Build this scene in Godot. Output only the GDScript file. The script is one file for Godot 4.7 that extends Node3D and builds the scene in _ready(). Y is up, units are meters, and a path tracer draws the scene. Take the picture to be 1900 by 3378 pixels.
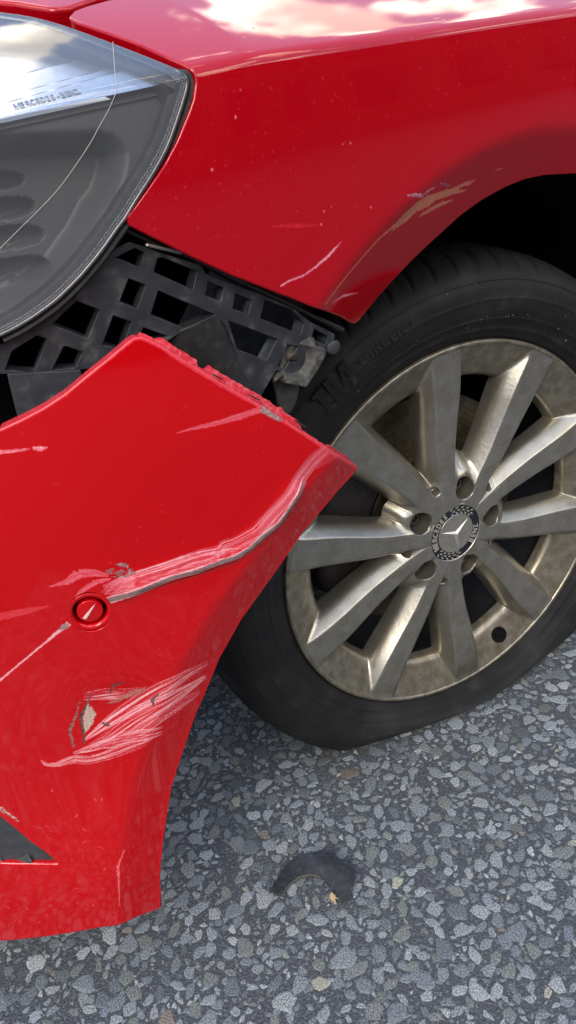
extends Node3D
# Close view of the front left corner of a red car after a collision. Metres; x runs rearwards along the car, y up, z out of its side.
# Outlines below are measured in millimetres on the body panels (x, height or section length).
const BUMPER_ARCH := [-235.5, 473.1, -244.8, 467.5, -257.3, 461.7, -292.4, 439.4, -323, 411.1, -352.3, 384.5, -375.6, 356.4, -384.1, 342.1, -402.9, 310.7, -420.1, 275.4, -436.9, 241.8, -448.9, 210.3, -456, 190.7, -464.1, 163.9, -469.9, 139.5, -472.4, 120.5, -474.7, 106.6]
const FENDER_FRONT := [-312.4, 109, -320, 100.3, -319.4, 89.9, -311.3, 64.8, -304.4, 43.7, -299, 18.9, -296.7, 11.5, -294.9, 5.7, -293.8, 1.5, -292.7, -2.1, -292.5, -5.2, -293.1, -8.3, -294.8, -12.1, -296.7, -16.4, -299.9, -21, -303.8, -25.8, -313.3, -37.1, -323.6, -47.1, -336.8, -57.8, -349.3, -67.4, -353, -69.7, -354.2, -71.3, -354, -73.7, -349.4, -77.7, -319.1, -102, -291.9, -122.2, -258.3, -144.5, -229.1, -162.9, -189.7, -183.8, -174.9, -193.6, -168.5, -196.6, -163.5, -196.7]
const HOOD_EDGE := [-344.9, 147.7, -336.3, 137.6, -330, 127, -323.3, 116.7, -315, 114.5, -303, 118.8, -290.6, 124]
const LENS_EDGE := [-352.9, 128.7, -341, 112.5, -331.8, 90.8, -327, 74.7, -319.4, 49.8, -312.8, 28.8, -305.1, 6, -302.4, 1.6, -300.4, -1.1, -299.3, -3.6, -298.9, -6.4, -300.2, -9.5, -301.7, -12.2, -310.2, -24.5, -320.1, -37.9, -332.2, -49.7, -345, -60.4, -357.1, -71.5, -361.2, -74.2, -374.5, -85.2, -390, -96.1, -406.8, -105.8, -421.3, -111, -433.6, -114.2, -444.3, -115.7]
const RECESS := [-411.4, -11, -385.1, -16, -355.8, -21, -348, -25, -343.7, -30.7, -342.2, -36.1, -344.2, -41.8, -349.3, -51.2, -356.8, -61, -366.5, -67.6, -377.3, -78.6, -401.8, -97.4, -423, -105.2, -442.3, -107.2]
const SCOOPS := [-425.5, -33, -404.1, -37.4, 5.2, -426.8, -50.1, -402.2, -53.5, 6.3, -428.5, -66.8, -401.6, -71.6, 6.8, -429.2, -86.1, -403.4, -90, 6.7]
const LENS_CURVE := [-317.7, 51, -329.5, 27.6, -340, 6, -342.5, -1.5, -344.5, -4.6, -351.5, -12.6, -358.1, -18.5, -365.2, -25.8, -376.8, -35.5, -389.3, -45.4, -402.7, -53.6, -417.3, -61.3, -429.5, -67.9, -441.8, -74.4]
const BUMPER_TOP := [-470.1, 580.8, -457.3, 584.2, -444, 588.4, -430.1, 594.2, -415.2, 602.3, -400.6, 609.5, -387.5, 616.1, -383.7, 617.6, -380.2, 616.9, -377.5, 615.1, -369.7, 608.1, -363, 600.3, -352.3, 589.4, -340.2, 576.6, -326, 562.7, -315.4, 552.7, -304.4, 540.8, -286.6, 522.1, -266.8, 500.8, -235.3, 472.9]
const BUMPER_BOTTOM := [-474.7, 106.6, -477.4, 105.1, -494.6, 113.2, -527, 119.6, -556.7, 118.3, -585.8, 116.1, -600.4, 114.1]
const GRILLE := [-558.1, 267.5, -551.9, 252.3, -546, 235, -540, 222.2, -535.2, 209.5, -534.4, 205.7, -535, 203.3, -537.2, 202.5, -555.3, 207, -574.5, 210.5]
const BRACKET_HOLE_0 := [-363.5, 657.1, -348.9, 660.5, -342.8, 656.4, -348.2, 646.5]
const BRACKET_HOLE_1 := [-332.4, 651.1, -310, 636.5, -316.4, 624.6, -341.2, 642.5, -336.2, 651.1]
const BRACKET_HOLE_2 := [-357.4, 643.4, -346.6, 636.2, -356.3, 621.5, -367.3, 629.4]
const BRACKET_HOLE_3 := [-340.3, 631.3, -302.4, 604.7, -307.3, 603.9, -328.6, 601.2, -349.3, 616.2]
const BRACKET_HOLE_4 := [-392.2, 636.7, -378.9, 627.7, -391.8, 610.4, -411.5, 625.2]
const BRACKET_HOLE_5 := [-372.6, 622.7, -361.3, 615.2, -372.4, 598, -384.5, 604.9]
const BRACKET_HOLE_6 := [-355.5, 610.2, -338.5, 599.1, -346.8, 597.3, -360.8, 602.5]
const BRACKET_HOLE_7 := [-420.5, 621.2, -414.8, 617.2, -428.6, 596.9, -445.3, 602.9, -437.6, 614.7]
const BRACKET_HOLE_8 := [-406.7, 611.2, -396, 603.7, -403.6, 593.6, -418.9, 596.3]
const BRACKET_HOLE_9 := [-304.9, 628.9, -293, 621.3, -298.1, 612, -309.3, 619.5]
const BRACKET_HOLE_10 := [-286.1, 615.9, -272.8, 607.7, -278.7, 597.5, -290.7, 605.4]
const BRACKET_HOLE_11 := [-263.7, 605.7, -240.9, 592.1, -231.3, 579.3, -236.9, 570.7, -270.2, 592.8]
const BRACKET_HOLE_12 := [-295.7, 599.7, -256.8, 574.1, -270.2, 560.9, -292.5, 575.7]
const BRACKET_HOLE_13 := [-223.7, 573, -211, 563, -213.9, 555.3, -228.8, 565.5]
const BRACKET_HOLE_14 := [-249.8, 568.2, -239.7, 563.6, -255.5, 549, -261.9, 554.1]
const BRACKET := [-446.3, 618.3, -437.3, 620, -421.3, 624.7, -406.4, 630.7, -391.8, 638.5, -379.5, 650.5, -369.9, 659.4, -351.5, 663.8, -334.8, 653.8, -307.8, 639.2, -305.4, 632.5, -306.5, 633.8, -290.3, 623.3, -268.2, 610.3, -240.1, 591.9, -227.2, 578.2, -204.8, 561.9, -207.7, 554.1, -215.2, 552.8, -220.2, 555.1, -231.9, 545.8, -242.2, 543.3, -254.2, 546.5, -263.1, 552.1, -278.3, 537.8, -284.7, 528.4, -310.6, 549.7, -341.2, 573.8, -362.2, 592.5, -387.2, 591.2, -403.7, 593.1, -444.5, 601.2, -450.9, 602.8]
const TAB := [-444.9, 601.3, -404.1, 593.5, -405.3, 581.7, -409.4, 571.2, -429.1, 563.9, -448.1, 567.1, -446.1, 589.5]
const DUCT := [-347.4, 595, -328.7, 600.8, -316.2, 603.7, -309.3, 604.1, -304.1, 603, -299.8, 600.2, -296.6, 594.9, -294.9, 585.3, -292.8, 574.1, -291.9, 561.7, -289.9, 550.1, -280, 537, -293.4, 531.4, -341.2, 573.8]
const EAR := [-259.4, 540.3, -241.8, 534.5, -240.4, 527.4, -243.4, 521.7, -250.6, 512.2, -255, 511.5, -258.7, 519.5, -259, 532.9]
const CUP := [-251.8, 566.1, -239.6, 564.5, -219.3, 555.1, -227.8, 546, -242.8, 533.7, -260.3, 542.7, -256, 550.6]
const STRIP := [-351.4, 672, -336.4, 661.2, -314.6, 648, -284.2, 625.5, -249.7, 601.7, -220, 580.2, -196.2, 563.6]
const FRAGMENT := [-364.3, 53.3, -356.3, 49.1, -345.5, 44.3, -335.3, 40.3, -326.4, 38.3, -315.7, 41.5, -301.1, 52.8, -289.5, 67.4, -285.8, 82.1, -285.9, 95.6, -288.4, 104.9, -292, 108, -301.8, 111.6, -307.2, 116.7, -314.9, 110.7, -312.9, 106, -311.9, 96.6, -310.8, 87, -312.8, 77.2, -319.6, 66.2, -329.4, 60.3, -340.1, 59.4, -349.4, 62.1, -354.5, 65.1, -356.2, 63.7, -360.4, 54.5]
const B_BAND_LINE := [-442.9, 457.5, -428.9, 459, -411.5, 460.1, -398.8, 460.6, -381.3, 461.4, -363.8, 459.3, -364.8, 462.2, -353, 461.9, -336.6, 466.1, -324.5, 474.7, -310.3, 484.4, -297.3, 496.3, -284.7, 505.3, -273.9, 509.2]
const B_SMEAR := [-276.1, 510.9, -269.1, 504.1, -262.6, 497.5, -273.7, 496.4, -285.8, 496.5, -291, 493.8, -294.7, 487.7, -304.6, 485, -311.1, 478, -323.7, 467.6, -335.6, 461.7, -336, 469.7, -322, 479.5, -309.6, 488.8, -299, 497.8, -292.4, 504.5, -285.2, 508.3]
const B_GOUGE := [-442.2, 446.6, -430.6, 447.8, -413.6, 450.2, -400.6, 451.7, -383.4, 450.5, -365.1, 451.9, -366.7, 451.7, -354.9, 451.4, -345.7, 454.1, -333, 460.7, -320, 465.9, -309.4, 476.3, -300.8, 484.4, -294.2, 491.3]
const B_UPPER := [-374.3, 554, -364.4, 554, -348.1, 552.8, -333.4, 552.5, -316.8, 552.5]
const B_TORN := [-316.8, 552.5, -311.6, 548.4, -304.5, 540.4]
const B_LEFT_A := [-480.4, 568.6, -474, 568.2, -464.5, 567, -458.2, 566.6]
const B_LEFT_B := [-456.1, 566.3, -452.6, 565.2, -448.7, 565.1]
const B_SCRAP_A := [-474.3, 469.2, -462.5, 469.8, -455.3, 473.7, -445.1, 470.9, -438.5, 466.1]
const B_SCRAP_B := [-464, 454, -455.5, 460.7, -446.7, 464.1, -437.7, 463.1]
const B_ORANGE_LOW := [-443.8, 453.6, -439, 457.2, -428.7, 460, -425.6, 455.7, -433.7, 452.2, -441.9, 448.1]
const B_DIAG := [-535.7, 390, -521.7, 400.6, -498.6, 417.6, -476.2, 433.3, -470.5, 436.7]
const B_STREAK_L := [-514.2, 453.3, -507, 453.6, -492.6, 454.1, -478.6, 454.3]
const B_MESS_A := [-386.6, 359, -407.9, 360.4, -426.4, 356, -446.1, 346.5, -465, 338.9, -485.4, 327.6]
const B_MESS_B := [-389.9, 345.9, -416.2, 344.4, -433.7, 341.1, -451.9, 333.6, -468.2, 324.6, -482.5, 319]
const B_MESS_C := [-396.7, 333.5, -420.3, 331.5, -433.5, 329.4, -447.8, 324.1, -461.7, 317.3]
const B_MESS_D := [-433.1, 314.7, -455, 319.3, -475.2, 320.2, -495.7, 317.4]
const B_MESS_E := [-443.6, 312.1, -457.9, 310.9, -476.2, 307, -488.3, 306.7, -497.2, 311.1, -509.5, 309, -515.7, 311.4, -517.5, 316.8]
const B_MESS_F := [-476.3, 368.5, -464.9, 365.5, -450.9, 361.8, -437.6, 362.3]
const B_FLAKE_A := [-475.7, 356.5, -473.7, 358.7, -472.5, 349.3, -476.3, 341.6, -484, 333.7, -483, 344.1, -481.2, 349.5, -474.4, 366.3]
const B_FLAKE_B := [-478.8, 367.9, -483, 356.1, -487.9, 345.8, -492.2, 338.1, -493.4, 322.9, -494.9, 322.6, -493.9, 340.2, -487.8, 350.3]
const B_FLAKE_C := [-445.6, 362.7, -435.5, 362.6, -438.5, 358.3, -448, 356.3, -457.6, 354.1, -465, 356.2, -456.6, 358.2]
const B_DARK_A := [-471.2, 369.5, -478.4, 357.4, -482.8, 350.1, -485.4, 331.1, -486.8, 323.8]
const B_DARK_B := [-459.1, 365, -455.9, 372.5, -449.4, 372.9]
const B_DARK_C := [-434.4, 343, -434.2, 349, -429.2, 352.8]
const B_DARK_D := [-468.1, 338.5, -467.3, 335.2, -470.8, 339.6]
const B_GRILLE_SCR := [-555.9, 275.2, -554.7, 270.7, -551.9, 265.8, -548.2, 258.2]
const B_SPOTS := [-528.7, 249, -531.5, 236.9, -511.4, 221.9, -505.7, 212.5, -496.7, 168.9, -495.6, 264.9, -488, 263.6, -511.6, 254.2, -516.9, 283.6, -536.6, 251.2, -507.2, 237.7, -531.2, 170.3, -569.5, 138.6, -574.1, 155.4, -585.5, 158.6, -505.4, 190.5, -455.1, 206.1, -523.4, 149, -516, 131.6, -556.1, 167.2, -583.2, 140.6]
const F_SCR_A := [-257.5, -140.2, -251.5, -138.9, -241.6, -138.4, -238.1, -138.4, -226.3, -135.1, -213.7, -130.2, -199.6, -123.2]
const F_SCR_B := [-210.6, -165.9, -195.6, -165, -174.4, -169.2]
const F_EDGE := [-219, -164.1, -202.5, -153.2, -181.4, -141.6, -160.4, -130.9, -138.2, -123.8, -117.2, -114.2, -102.3, -110.7]
const F_TAN_A := [-144.3, -129, -136.7, -123.2, -128.1, -119.9, -109.8, -112.4, -98.9, -110.6, -68.1, -111.1, -51.7, -109.8, -36.1, -110.2, -44.7, -113, -59.2, -113.2, -59.2, -114.7, -45.6, -117.3, -59.2, -117.6, -73.5, -116.8, -88.7, -117.1, -97.4, -120.2, -114.3, -120.5, -124, -125, -134.9, -127.4]
const F_TAN_B := [-109.8, -126.2, -102.9, -122.9, -96.5, -121.8, -80.4, -119.8, -63.3, -121, -63.4, -122.4, -78.5, -123.3, -94.9, -125.1]
const F_SQUIG := [-129.8, -105.3, -121.9, -106.4, -111.4, -109.1, -104.2, -106.6, -94.7, -105.6]
const F_SQUIG_B := [-90.6, -103.9, -82.7, -106.2, -74.4, -108.9]
const F_CHIP := [-15.1, -108, -11.6, -107, -4.5, -107.2, -4.5, -108.4, -10.8, -108.3]
const F_FAINT := [-257.5, -100.2, -237.7, -104.2, -219.5, -108]
const F_SPOTS := [-168.6, -106, -205.7, -98, -213, -99.8, -265.4, -16.9, -272.2, -30.9, -182.4, -60.8, -189.2, -60.5, -316.1, -24.5, -294.9, -56.3, -216.7, -107.8]
const FENDER_ARCH := [-163.5, -196.7, -139, -182.2, -97, -161.5, -67.7, -149.1, -43.1, -137.8, -17.1, -130.1, 12.5, -124.9, 38.5, -123.1, 65.9, -124.7, 109.2, -131]


var car: Node3D
var rng := RandomNumberGenerator.new()
var red_pale := Color(0.86, 0.42, 0.48)

# ---------------------------------------------------------------- helpers
func mm(a: Array) -> PackedVector2Array:
	var o := PackedVector2Array()
	for i in range(0, a.size() - 1, 2):
		o.append(Vector2(a[i], a[i + 1]) * 0.001)
	return o

func rev(a: PackedVector2Array) -> PackedVector2Array:
	var b := a.duplicate()
	b.reverse()
	return b

func area2(p: PackedVector2Array) -> float:
	var s := 0.0
	for i in p.size():
		s += p[i].cross(p[(i + 1) % p.size()])
	return s

func ccw(p: PackedVector2Array) -> PackedVector2Array:
	return p if area2(p) > 0.0 else rev(p)

func dense(p: PackedVector2Array, step: float, closed := true) -> PackedVector2Array:
	var o := PackedVector2Array()
	var n := p.size() if closed else p.size() - 1
	for i in n:
		var a := p[i]
		var b := p[(i + 1) % p.size()]
		var k := maxi(1, ceili(a.distance_to(b) / step))
		for j in k:
			o.append(a.lerp(b, float(j) / k))
	if not closed:
		o.append(p[p.size() - 1])
	return o

# corner-cutting, so that traced outlines run smoothly
func smooth(p: PackedVector2Array, closed := true, keep := -0.4) -> PackedVector2Array:
	var o := PackedVector2Array()
	var n := p.size()
	for i in n:
		var b := p[i]
		if not closed and (i == 0 or i == n - 1):
			o.append(b)
			continue
		var a := p[(i + n - 1) % n]
		var c := p[(i + 1) % n]
		if (b - a).normalized().dot((c - b).normalized()) < keep + 0.4:
			o.append(b)
		else:
			o.append(b.lerp(a, 0.25))
			o.append(b.lerp(c, 0.25))
	return o

func smax0(a: float, e: float) -> float:
	return 0.5 * (a + sqrt(a * a + e * e))

func smoothst(a: float, b: float, x: float) -> float:
	var t := clampf((x - a) / (b - a), 0.0, 1.0)
	return t * t * (3.0 - 2.0 * t)

func seg_dist(q: Vector2, pl: PackedVector2Array) -> float:
	var best := 1e9
	for i in pl.size() - 1:
		var c := Geometry2D.get_closest_point_to_segment(q, pl[i], pl[i + 1])
		best = minf(best, c.distance_squared_to(q))
	return sqrt(best)

func begin_st() -> SurfaceTool:
	var st := SurfaceTool.new()
	st.begin(Mesh.PRIMITIVE_TRIANGLES)
	return st

func put(st: SurfaceTool, called: String, m: Material, parent: Node, at := Vector3.ZERO) -> MeshInstance3D:
	var o := MeshInstance3D.new()
	o.name = called
	o.mesh = st.commit()
	o.material_override = m
	o.position = at
	parent.add_child(o, true)
	return o

func put_mesh(mesh: Mesh, called: String, m: Material, parent: Node, x := Transform3D.IDENTITY) -> MeshInstance3D:
	var o := MeshInstance3D.new()
	o.name = called
	o.mesh = mesh
	o.material_override = m
	o.transform = x
	parent.add_child(o, true)
	return o

func node(called: String, parent: Node, at := Vector3.ZERO) -> Node3D:
	var o := Node3D.new()
	o.name = called
	o.position = at
	parent.add_child(o, true)
	return o

func tag(o: Node, label: String, category := "", group := "", kind := "") -> void:
	if label: o.set_meta("label", label)
	if category: o.set_meta("category", category)
	if group: o.set_meta("group", group)
	if kind: o.set_meta("kind", kind)

func vert(st: SurfaceTool, p: Vector3, n: Vector3, uv: Vector2) -> void:
	st.set_normal(n)
	st.set_uv(uv)
	st.add_vertex(p)

func tri(st: SurfaceTool, p: Array, n: Array, uv: Array, i: int, j: int, k: int) -> void:
	var f: Vector3 = (p[j] - p[i]).cross(p[k] - p[i])
	if f.dot(n[i] + n[j] + n[k]) > 0.0:   # front faces run clockwise
		var t := j
		j = k
		k = t
	for q in [i, j, k]:
		vert(st, p[q], n[q], uv[q])

func quad(st: SurfaceTool, p: Array, n: Array, uv: Array) -> void:
	tri(st, p, n, uv, 0, 1, 2)
	tri(st, p, n, uv, 0, 2, 3)

func surf_normal(f: Callable, x: float, y: float, e := 0.0003) -> Vector3:
	var dx: Vector3 = f.call(x + e, y) - f.call(x - e, y)
	var dy: Vector3 = f.call(x, y + e) - f.call(x, y - e)
	return dx.cross(dy).normalized()

# a sheet over a closed outline (with holes) in the panel's own two coordinates, lifted on to the surface f
func panel(st: SurfaceTool, outline: PackedVector2Array, holes: Array, f: Callable, h: float, inset := 0.0, e := 0.0003) -> void:
	var dom := ccw(outline)
	var box := Rect2(dom[0], Vector2.ZERO)
	for q in dom:
		box = box.expand(q)
	var i0 := floori(box.position.x / h)
	var j0 := floori(box.position.y / h)
	var nx := ceili(box.end.x / h) - i0 + 1
	var ny := ceili(box.end.y / h) - j0 + 1
	var mark := {}
	var loops := [dom] + holes
	for l in loops:
		for q in dense(l, h * 0.2):
			mark[Vector2i(floori(q.x / h), floori(q.y / h))] = true
	var grid := {}
	for i in range(i0, i0 + nx):
		for j in range(j0, j0 + ny):
			var cell := Vector2i(i, j)
			var c := PackedVector2Array([Vector2(i, j) * h, Vector2(i + 1, j) * h, Vector2(i + 1, j + 1) * h, Vector2(i, j + 1) * h])
			var polys := []
			if mark.has(cell):
				polys = Geometry2D.intersect_polygons(c, dom)
				for hole in holes:
					var next := []
					for p in polys:
						next += Geometry2D.clip_polygons(p, hole)
					polys = next
			else:
				var mid := (c[0] + c[2]) * 0.5
				if not Geometry2D.is_point_in_polygon(mid, dom):
					continue
				var inside := false
				for hole in holes:
					if Geometry2D.is_point_in_polygon(mid, hole):
						inside = true
				if inside:
					continue
				polys = [c]
			for p in polys:
				if p.size() < 3 or absf(area2(p)) < 1e-10:
					continue
				var ps := []
				var ns := []
				var us := []
				for q in p:
					var key := Vector2i(roundi(q.x * 2e5), roundi(q.y * 2e5))
					if not grid.has(key):
						var n := surf_normal(f, q.x, q.y, e)
						var at: Vector3 = f.call(q.x, q.y)
						grid[key] = [at - n * inset, n]
					ps.append(grid[key][0])
					ns.append(grid[key][1])
					us.append(q)
				if p.size() == 4 and not mark.has(cell):
					quad(st, ps, ns, us)
				else:
					var idx := Geometry2D.triangulate_polygon(p)
					for k in range(0, idx.size(), 3):
						tri(st, ps, ns, us, idx[k], idx[k + 1], idx[k + 2])

# the rolled edge and the return of a panel along its outline
func edge(st: SurfaceTool, outline: PackedVector2Array, f: Callable, r: float, depth: float, closed := true, hole := false, inset := 0.0, step := 0.004, tip := 0.0) -> void:
	var pl := ccw(outline) if closed else outline
	if hole:
		pl = rev(pl)
	pl = dense(pl, step, closed)
	var n := pl.size()
	var P := []
	var N := []
	for q in pl:
		var nn := surf_normal(f, q.x, q.y)
		var at: Vector3 = f.call(q.x, q.y)
		P.append(at - nn * inset)
		N.append(nn)
	var rings := []
	var full := r
	for i in n:
		if tip > 0.0:
			r = lerpf(0.0012, full, smoothst(0.0, tip, P[i].distance_to(P[n - 1])))
		var a: Vector3 = P[(i + n - 1) % n] if closed or i > 0 else P[i]
		var b: Vector3 = P[(i + 1) % n] if closed or i < n - 1 else P[i]
		var t := (b - a).normalized()
		var o := t.cross(N[i]).normalized()
		var ring := []
		for k in 5:
			var w := k * PI / 8.0
			ring.append([P[i] + o * r * sin(w) - N[i] * r * (1.0 - cos(w)), (o * sin(w) + N[i] * cos(w)).normalized()])
		ring.append([P[i] + o * r - N[i] * (r + depth), o])
		rings.append(ring)
	for i in (n if closed else n - 1):
		var A = rings[i]
		var B = rings[(i + 1) % n]
		var ua := pl[i]
		var ub := pl[(i + 1) % n]
		for k in 5:
			quad(st, [A[k][0], B[k][0], B[k + 1][0], A[k + 1][0]], [A[k][1], B[k][1], B[k + 1][1], A[k + 1][1]], [ua, ub, ub, ua])

# a strip of a given cross-section (out, up) along a line on surface f
func strip(st: SurfaceTool, line: PackedVector2Array, f: Callable, prof: PackedVector2Array, step := 0.004) -> void:
	var pl := dense(line, step, false)
	var P := []
	var N := []
	for q in pl:
		P.append(f.call(q.x, q.y))
		N.append(surf_normal(f, q.x, q.y))
	var rows := []
	for i in pl.size():
		var a: Vector3 = P[maxi(i - 1, 0)]
		var b: Vector3 = P[mini(i + 1, pl.size() - 1)]
		var o := (b - a).normalized().cross(N[i]).normalized()
		var row := []
		for q in prof:
			row.append(P[i] + o * q.x + N[i] * q.y)
		rows.append([row, o, N[i]])
	for i in rows.size() - 1:
		for k in prof.size() - 1:
			var d := (prof[k + 1] - prof[k]).normalized()
			var ln := Vector2(-d.y, d.x)
			var na: Vector3 = rows[i][1] * ln.x + rows[i][2] * ln.y
			var nb: Vector3 = rows[i + 1][1] * ln.x + rows[i + 1][2] * ln.y
			quad(st, [rows[i][0][k], rows[i + 1][0][k], rows[i + 1][0][k + 1], rows[i][0][k + 1]], [na, nb, nb, na], [pl[i], pl[i + 1], pl[i + 1], pl[i]])

# lathe round z: profile of (radius, z), from angle a0 to a1
func lathe(st: SurfaceTool, prof: PackedVector2Array, n: int, sharp := false, a0 := 0.0, a1 := TAU) -> void:
	var m := prof.size()
	var nn := []
	for i in m:
		var d := (prof[mini(i + 1, m - 1)] - prof[maxi(i - 1, 0)]).normalized()
		nn.append(Vector2(-d.y, d.x))
	for j in n:
		var t0 := lerpf(a0, a1, float(j) / n)
		var t1 := lerpf(a0, a1, float(j + 1) / n)
		var e0 := Vector3(cos(t0), sin(t0), 0)
		var e1 := Vector3(cos(t1), sin(t1), 0)
		for i in m - 1:
			var n0: Vector2 = nn[i]
			var n1: Vector2 = nn[i + 1]
			if sharp:
				var d := (prof[i + 1] - prof[i]).normalized()
				n0 = Vector2(-d.y, d.x)
				n1 = n0
			var p := [e0 * prof[i].x + Vector3(0, 0, prof[i].y), e1 * prof[i].x + Vector3(0, 0, prof[i].y), e1 * prof[i + 1].x + Vector3(0, 0, prof[i + 1].y), e0 * prof[i + 1].x + Vector3(0, 0, prof[i + 1].y)]
			var ns := [e0 * n0.x + Vector3(0, 0, n0.y), e1 * n0.x + Vector3(0, 0, n0.y), e1 * n1.x + Vector3(0, 0, n1.y), e0 * n1.x + Vector3(0, 0, n1.y)]
			quad(st, p, ns, [Vector2(t0, i), Vector2(t1, i), Vector2(t1, i + 1), Vector2(t0, i + 1)])

# a bevelled block between corners, turned by b
func block(st: SurfaceTool, b: Basis, c: Vector3, s: Vector3, bev: float) -> void:
	var h := s * 0.5
	var dirs := [Vector3.RIGHT, Vector3.UP, Vector3.BACK]
	for ax in 3:
		for sg: float in [-1.0, 1.0]:
			var u: Vector3 = dirs[(ax + 1) % 3]
			var v: Vector3 = dirs[(ax + 2) % 3]
			var w: Vector3 = dirs[ax] * sg
			var hu := h[(ax + 1) % 3] - bev
			var hv := h[(ax + 2) % 3] - bev
			var p := []
			for q in [[-1, -1], [1, -1], [1, 1], [-1, 1]]:
				p.append(c + b * (u * hu * q[0] + v * hv * q[1] + w * h[ax]))
			var nw := b * w
			quad(st, p, [nw, nw, nw, nw], [Vector2.ZERO, Vector2.RIGHT, Vector2.ONE, Vector2.DOWN])
			# bevels towards +u and -u only from two of three axes keep every edge once
			for su: float in [-1.0, 1.0]:
				var e1 := c + b * (u * hu * su - v * hv + w * h[ax])
				var e2 := c + b * (u * hu * su + v * hv + w * h[ax])
				var e3 := c + b * (u * h[(ax + 1) % 3] * su + v * hv + w * (h[ax] - bev))
				var e4 := c + b * (u * h[(ax + 1) % 3] * su - v * hv + w * (h[ax] - bev))
				var ne := (b * (u * su + w)).normalized()
				quad(st, [e1, e2, e3, e4], [ne, ne, ne, ne], [Vector2.ZERO, Vector2.RIGHT, Vector2.ONE, Vector2.DOWN])
			for su: float in [-1.0, 1.0]:
				for sv: float in [-1.0, 1.0]:
					if ax == 0:
						var k1 := c + b * (u * hu * su + v * hv * sv + w * h.x)
						var k2 := c + b * (u * h.y * su + v * hv * sv + w * (h.x - bev))
						var k3 := c + b * (u * hu * su + v * h.z * sv + w * (h.x - bev))
						var nk := (b * (u * su + v * sv + w)).normalized()
						tri(st, [k1, k2, k3], [nk, nk, nk], [Vector2.ZERO, Vector2.RIGHT, Vector2.ONE], 0, 1, 2)

func ring_tube(st: SurfaceTool, pts: PackedVector3Array, r: float, sides := 6) -> void:
	for i in pts.size() - 1:
		var t := (pts[i + 1] - pts[i]).normalized()
		var t2 := (pts[mini(i + 2, pts.size() - 1)] - pts[maxi(i, 0)]).normalized() if i + 2 < pts.size() else t
		var t1 := (pts[i + 1] - pts[maxi(i - 1, 0)]).normalized()
		var up := Vector3(0.2, 0.3, 1).normalized()
		for k in sides:
			var w0 := TAU * k / sides
			var w1 := TAU * (k + 1) / sides
			var u1 := t1.cross(up).normalized()
			var v1 := u1.cross(t1)
			var u2 := t2.cross(up).normalized()
			var v2 := u2.cross(t2)
			var a := u1 * cos(w0) + v1 * sin(w0)
			var b := u1 * cos(w1) + v1 * sin(w1)
			var c := u2 * cos(w1) + v2 * sin(w1)
			var d := u2 * cos(w0) + v2 * sin(w0)
			quad(st, [pts[i] + a * r, pts[i] + b * r, pts[i + 1] + c * r, pts[i + 1] + d * r], [a, b, c, d], [Vector2(k, i), Vector2(k + 1, i), Vector2(k + 1, i + 1), Vector2(k, i + 1)])

# ---------------------------------------------------------------- materials
func noise_tex(s: int, freq: float, stops: Array, size := 512, octaves := 5, kind := FastNoiseLite.TYPE_SIMPLEX_SMOOTH) -> NoiseTexture2D:
	var n := FastNoiseLite.new()
	n.seed = s
	n.noise_type = kind
	n.frequency = freq
	n.fractal_octaves = octaves
	n.fractal_gain = 0.55
	if kind == FastNoiseLite.TYPE_CELLULAR:
		n.cellular_return_type = FastNoiseLite.RETURN_DISTANCE
	var g := Gradient.new()
	var off := PackedFloat32Array()
	var col := PackedColorArray()
	for q in stops:
		off.append(q[0])
		col.append(q[1])
	g.offsets = off
	g.colors = col
	var t := NoiseTexture2D.new()
	t.width = size
	t.height = size
	t.seamless = true
	t.noise = n
	t.color_ramp = g
	return t

func grey(v: float) -> Color:
	return Color(v, v, v)

func mat(c: Color, rough: float, metal := 0.0, spec := 0.5) -> StandardMaterial3D:
	var m := StandardMaterial3D.new()
	m.albedo_color = c
	m.roughness = rough
	m.metallic = metal
	m.metallic_specular = spec
	return m

func grainy(s: int, freq: float, stops: Array, scale: float, rough: float, metal := 0.0, bump := 0.0, rough_tex: Texture2D = null) -> StandardMaterial3D:
	var m := mat(Color.WHITE, rough, metal)
	m.albedo_texture = noise_tex(s, freq, stops)
	m.uv1_triplanar = true
	m.uv1_scale = Vector3.ONE * scale
	if bump > 0.0:
		m.heightmap_enabled = true
		m.heightmap_texture = noise_tex(s + 50, freq * 2.0, [[0.0, Color.BLACK], [1.0, Color.WHITE]])
		m.heightmap_scale = bump
	if rough_tex:
		m.roughness = 1.0
		m.roughness_texture = rough_tex
	return m

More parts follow.
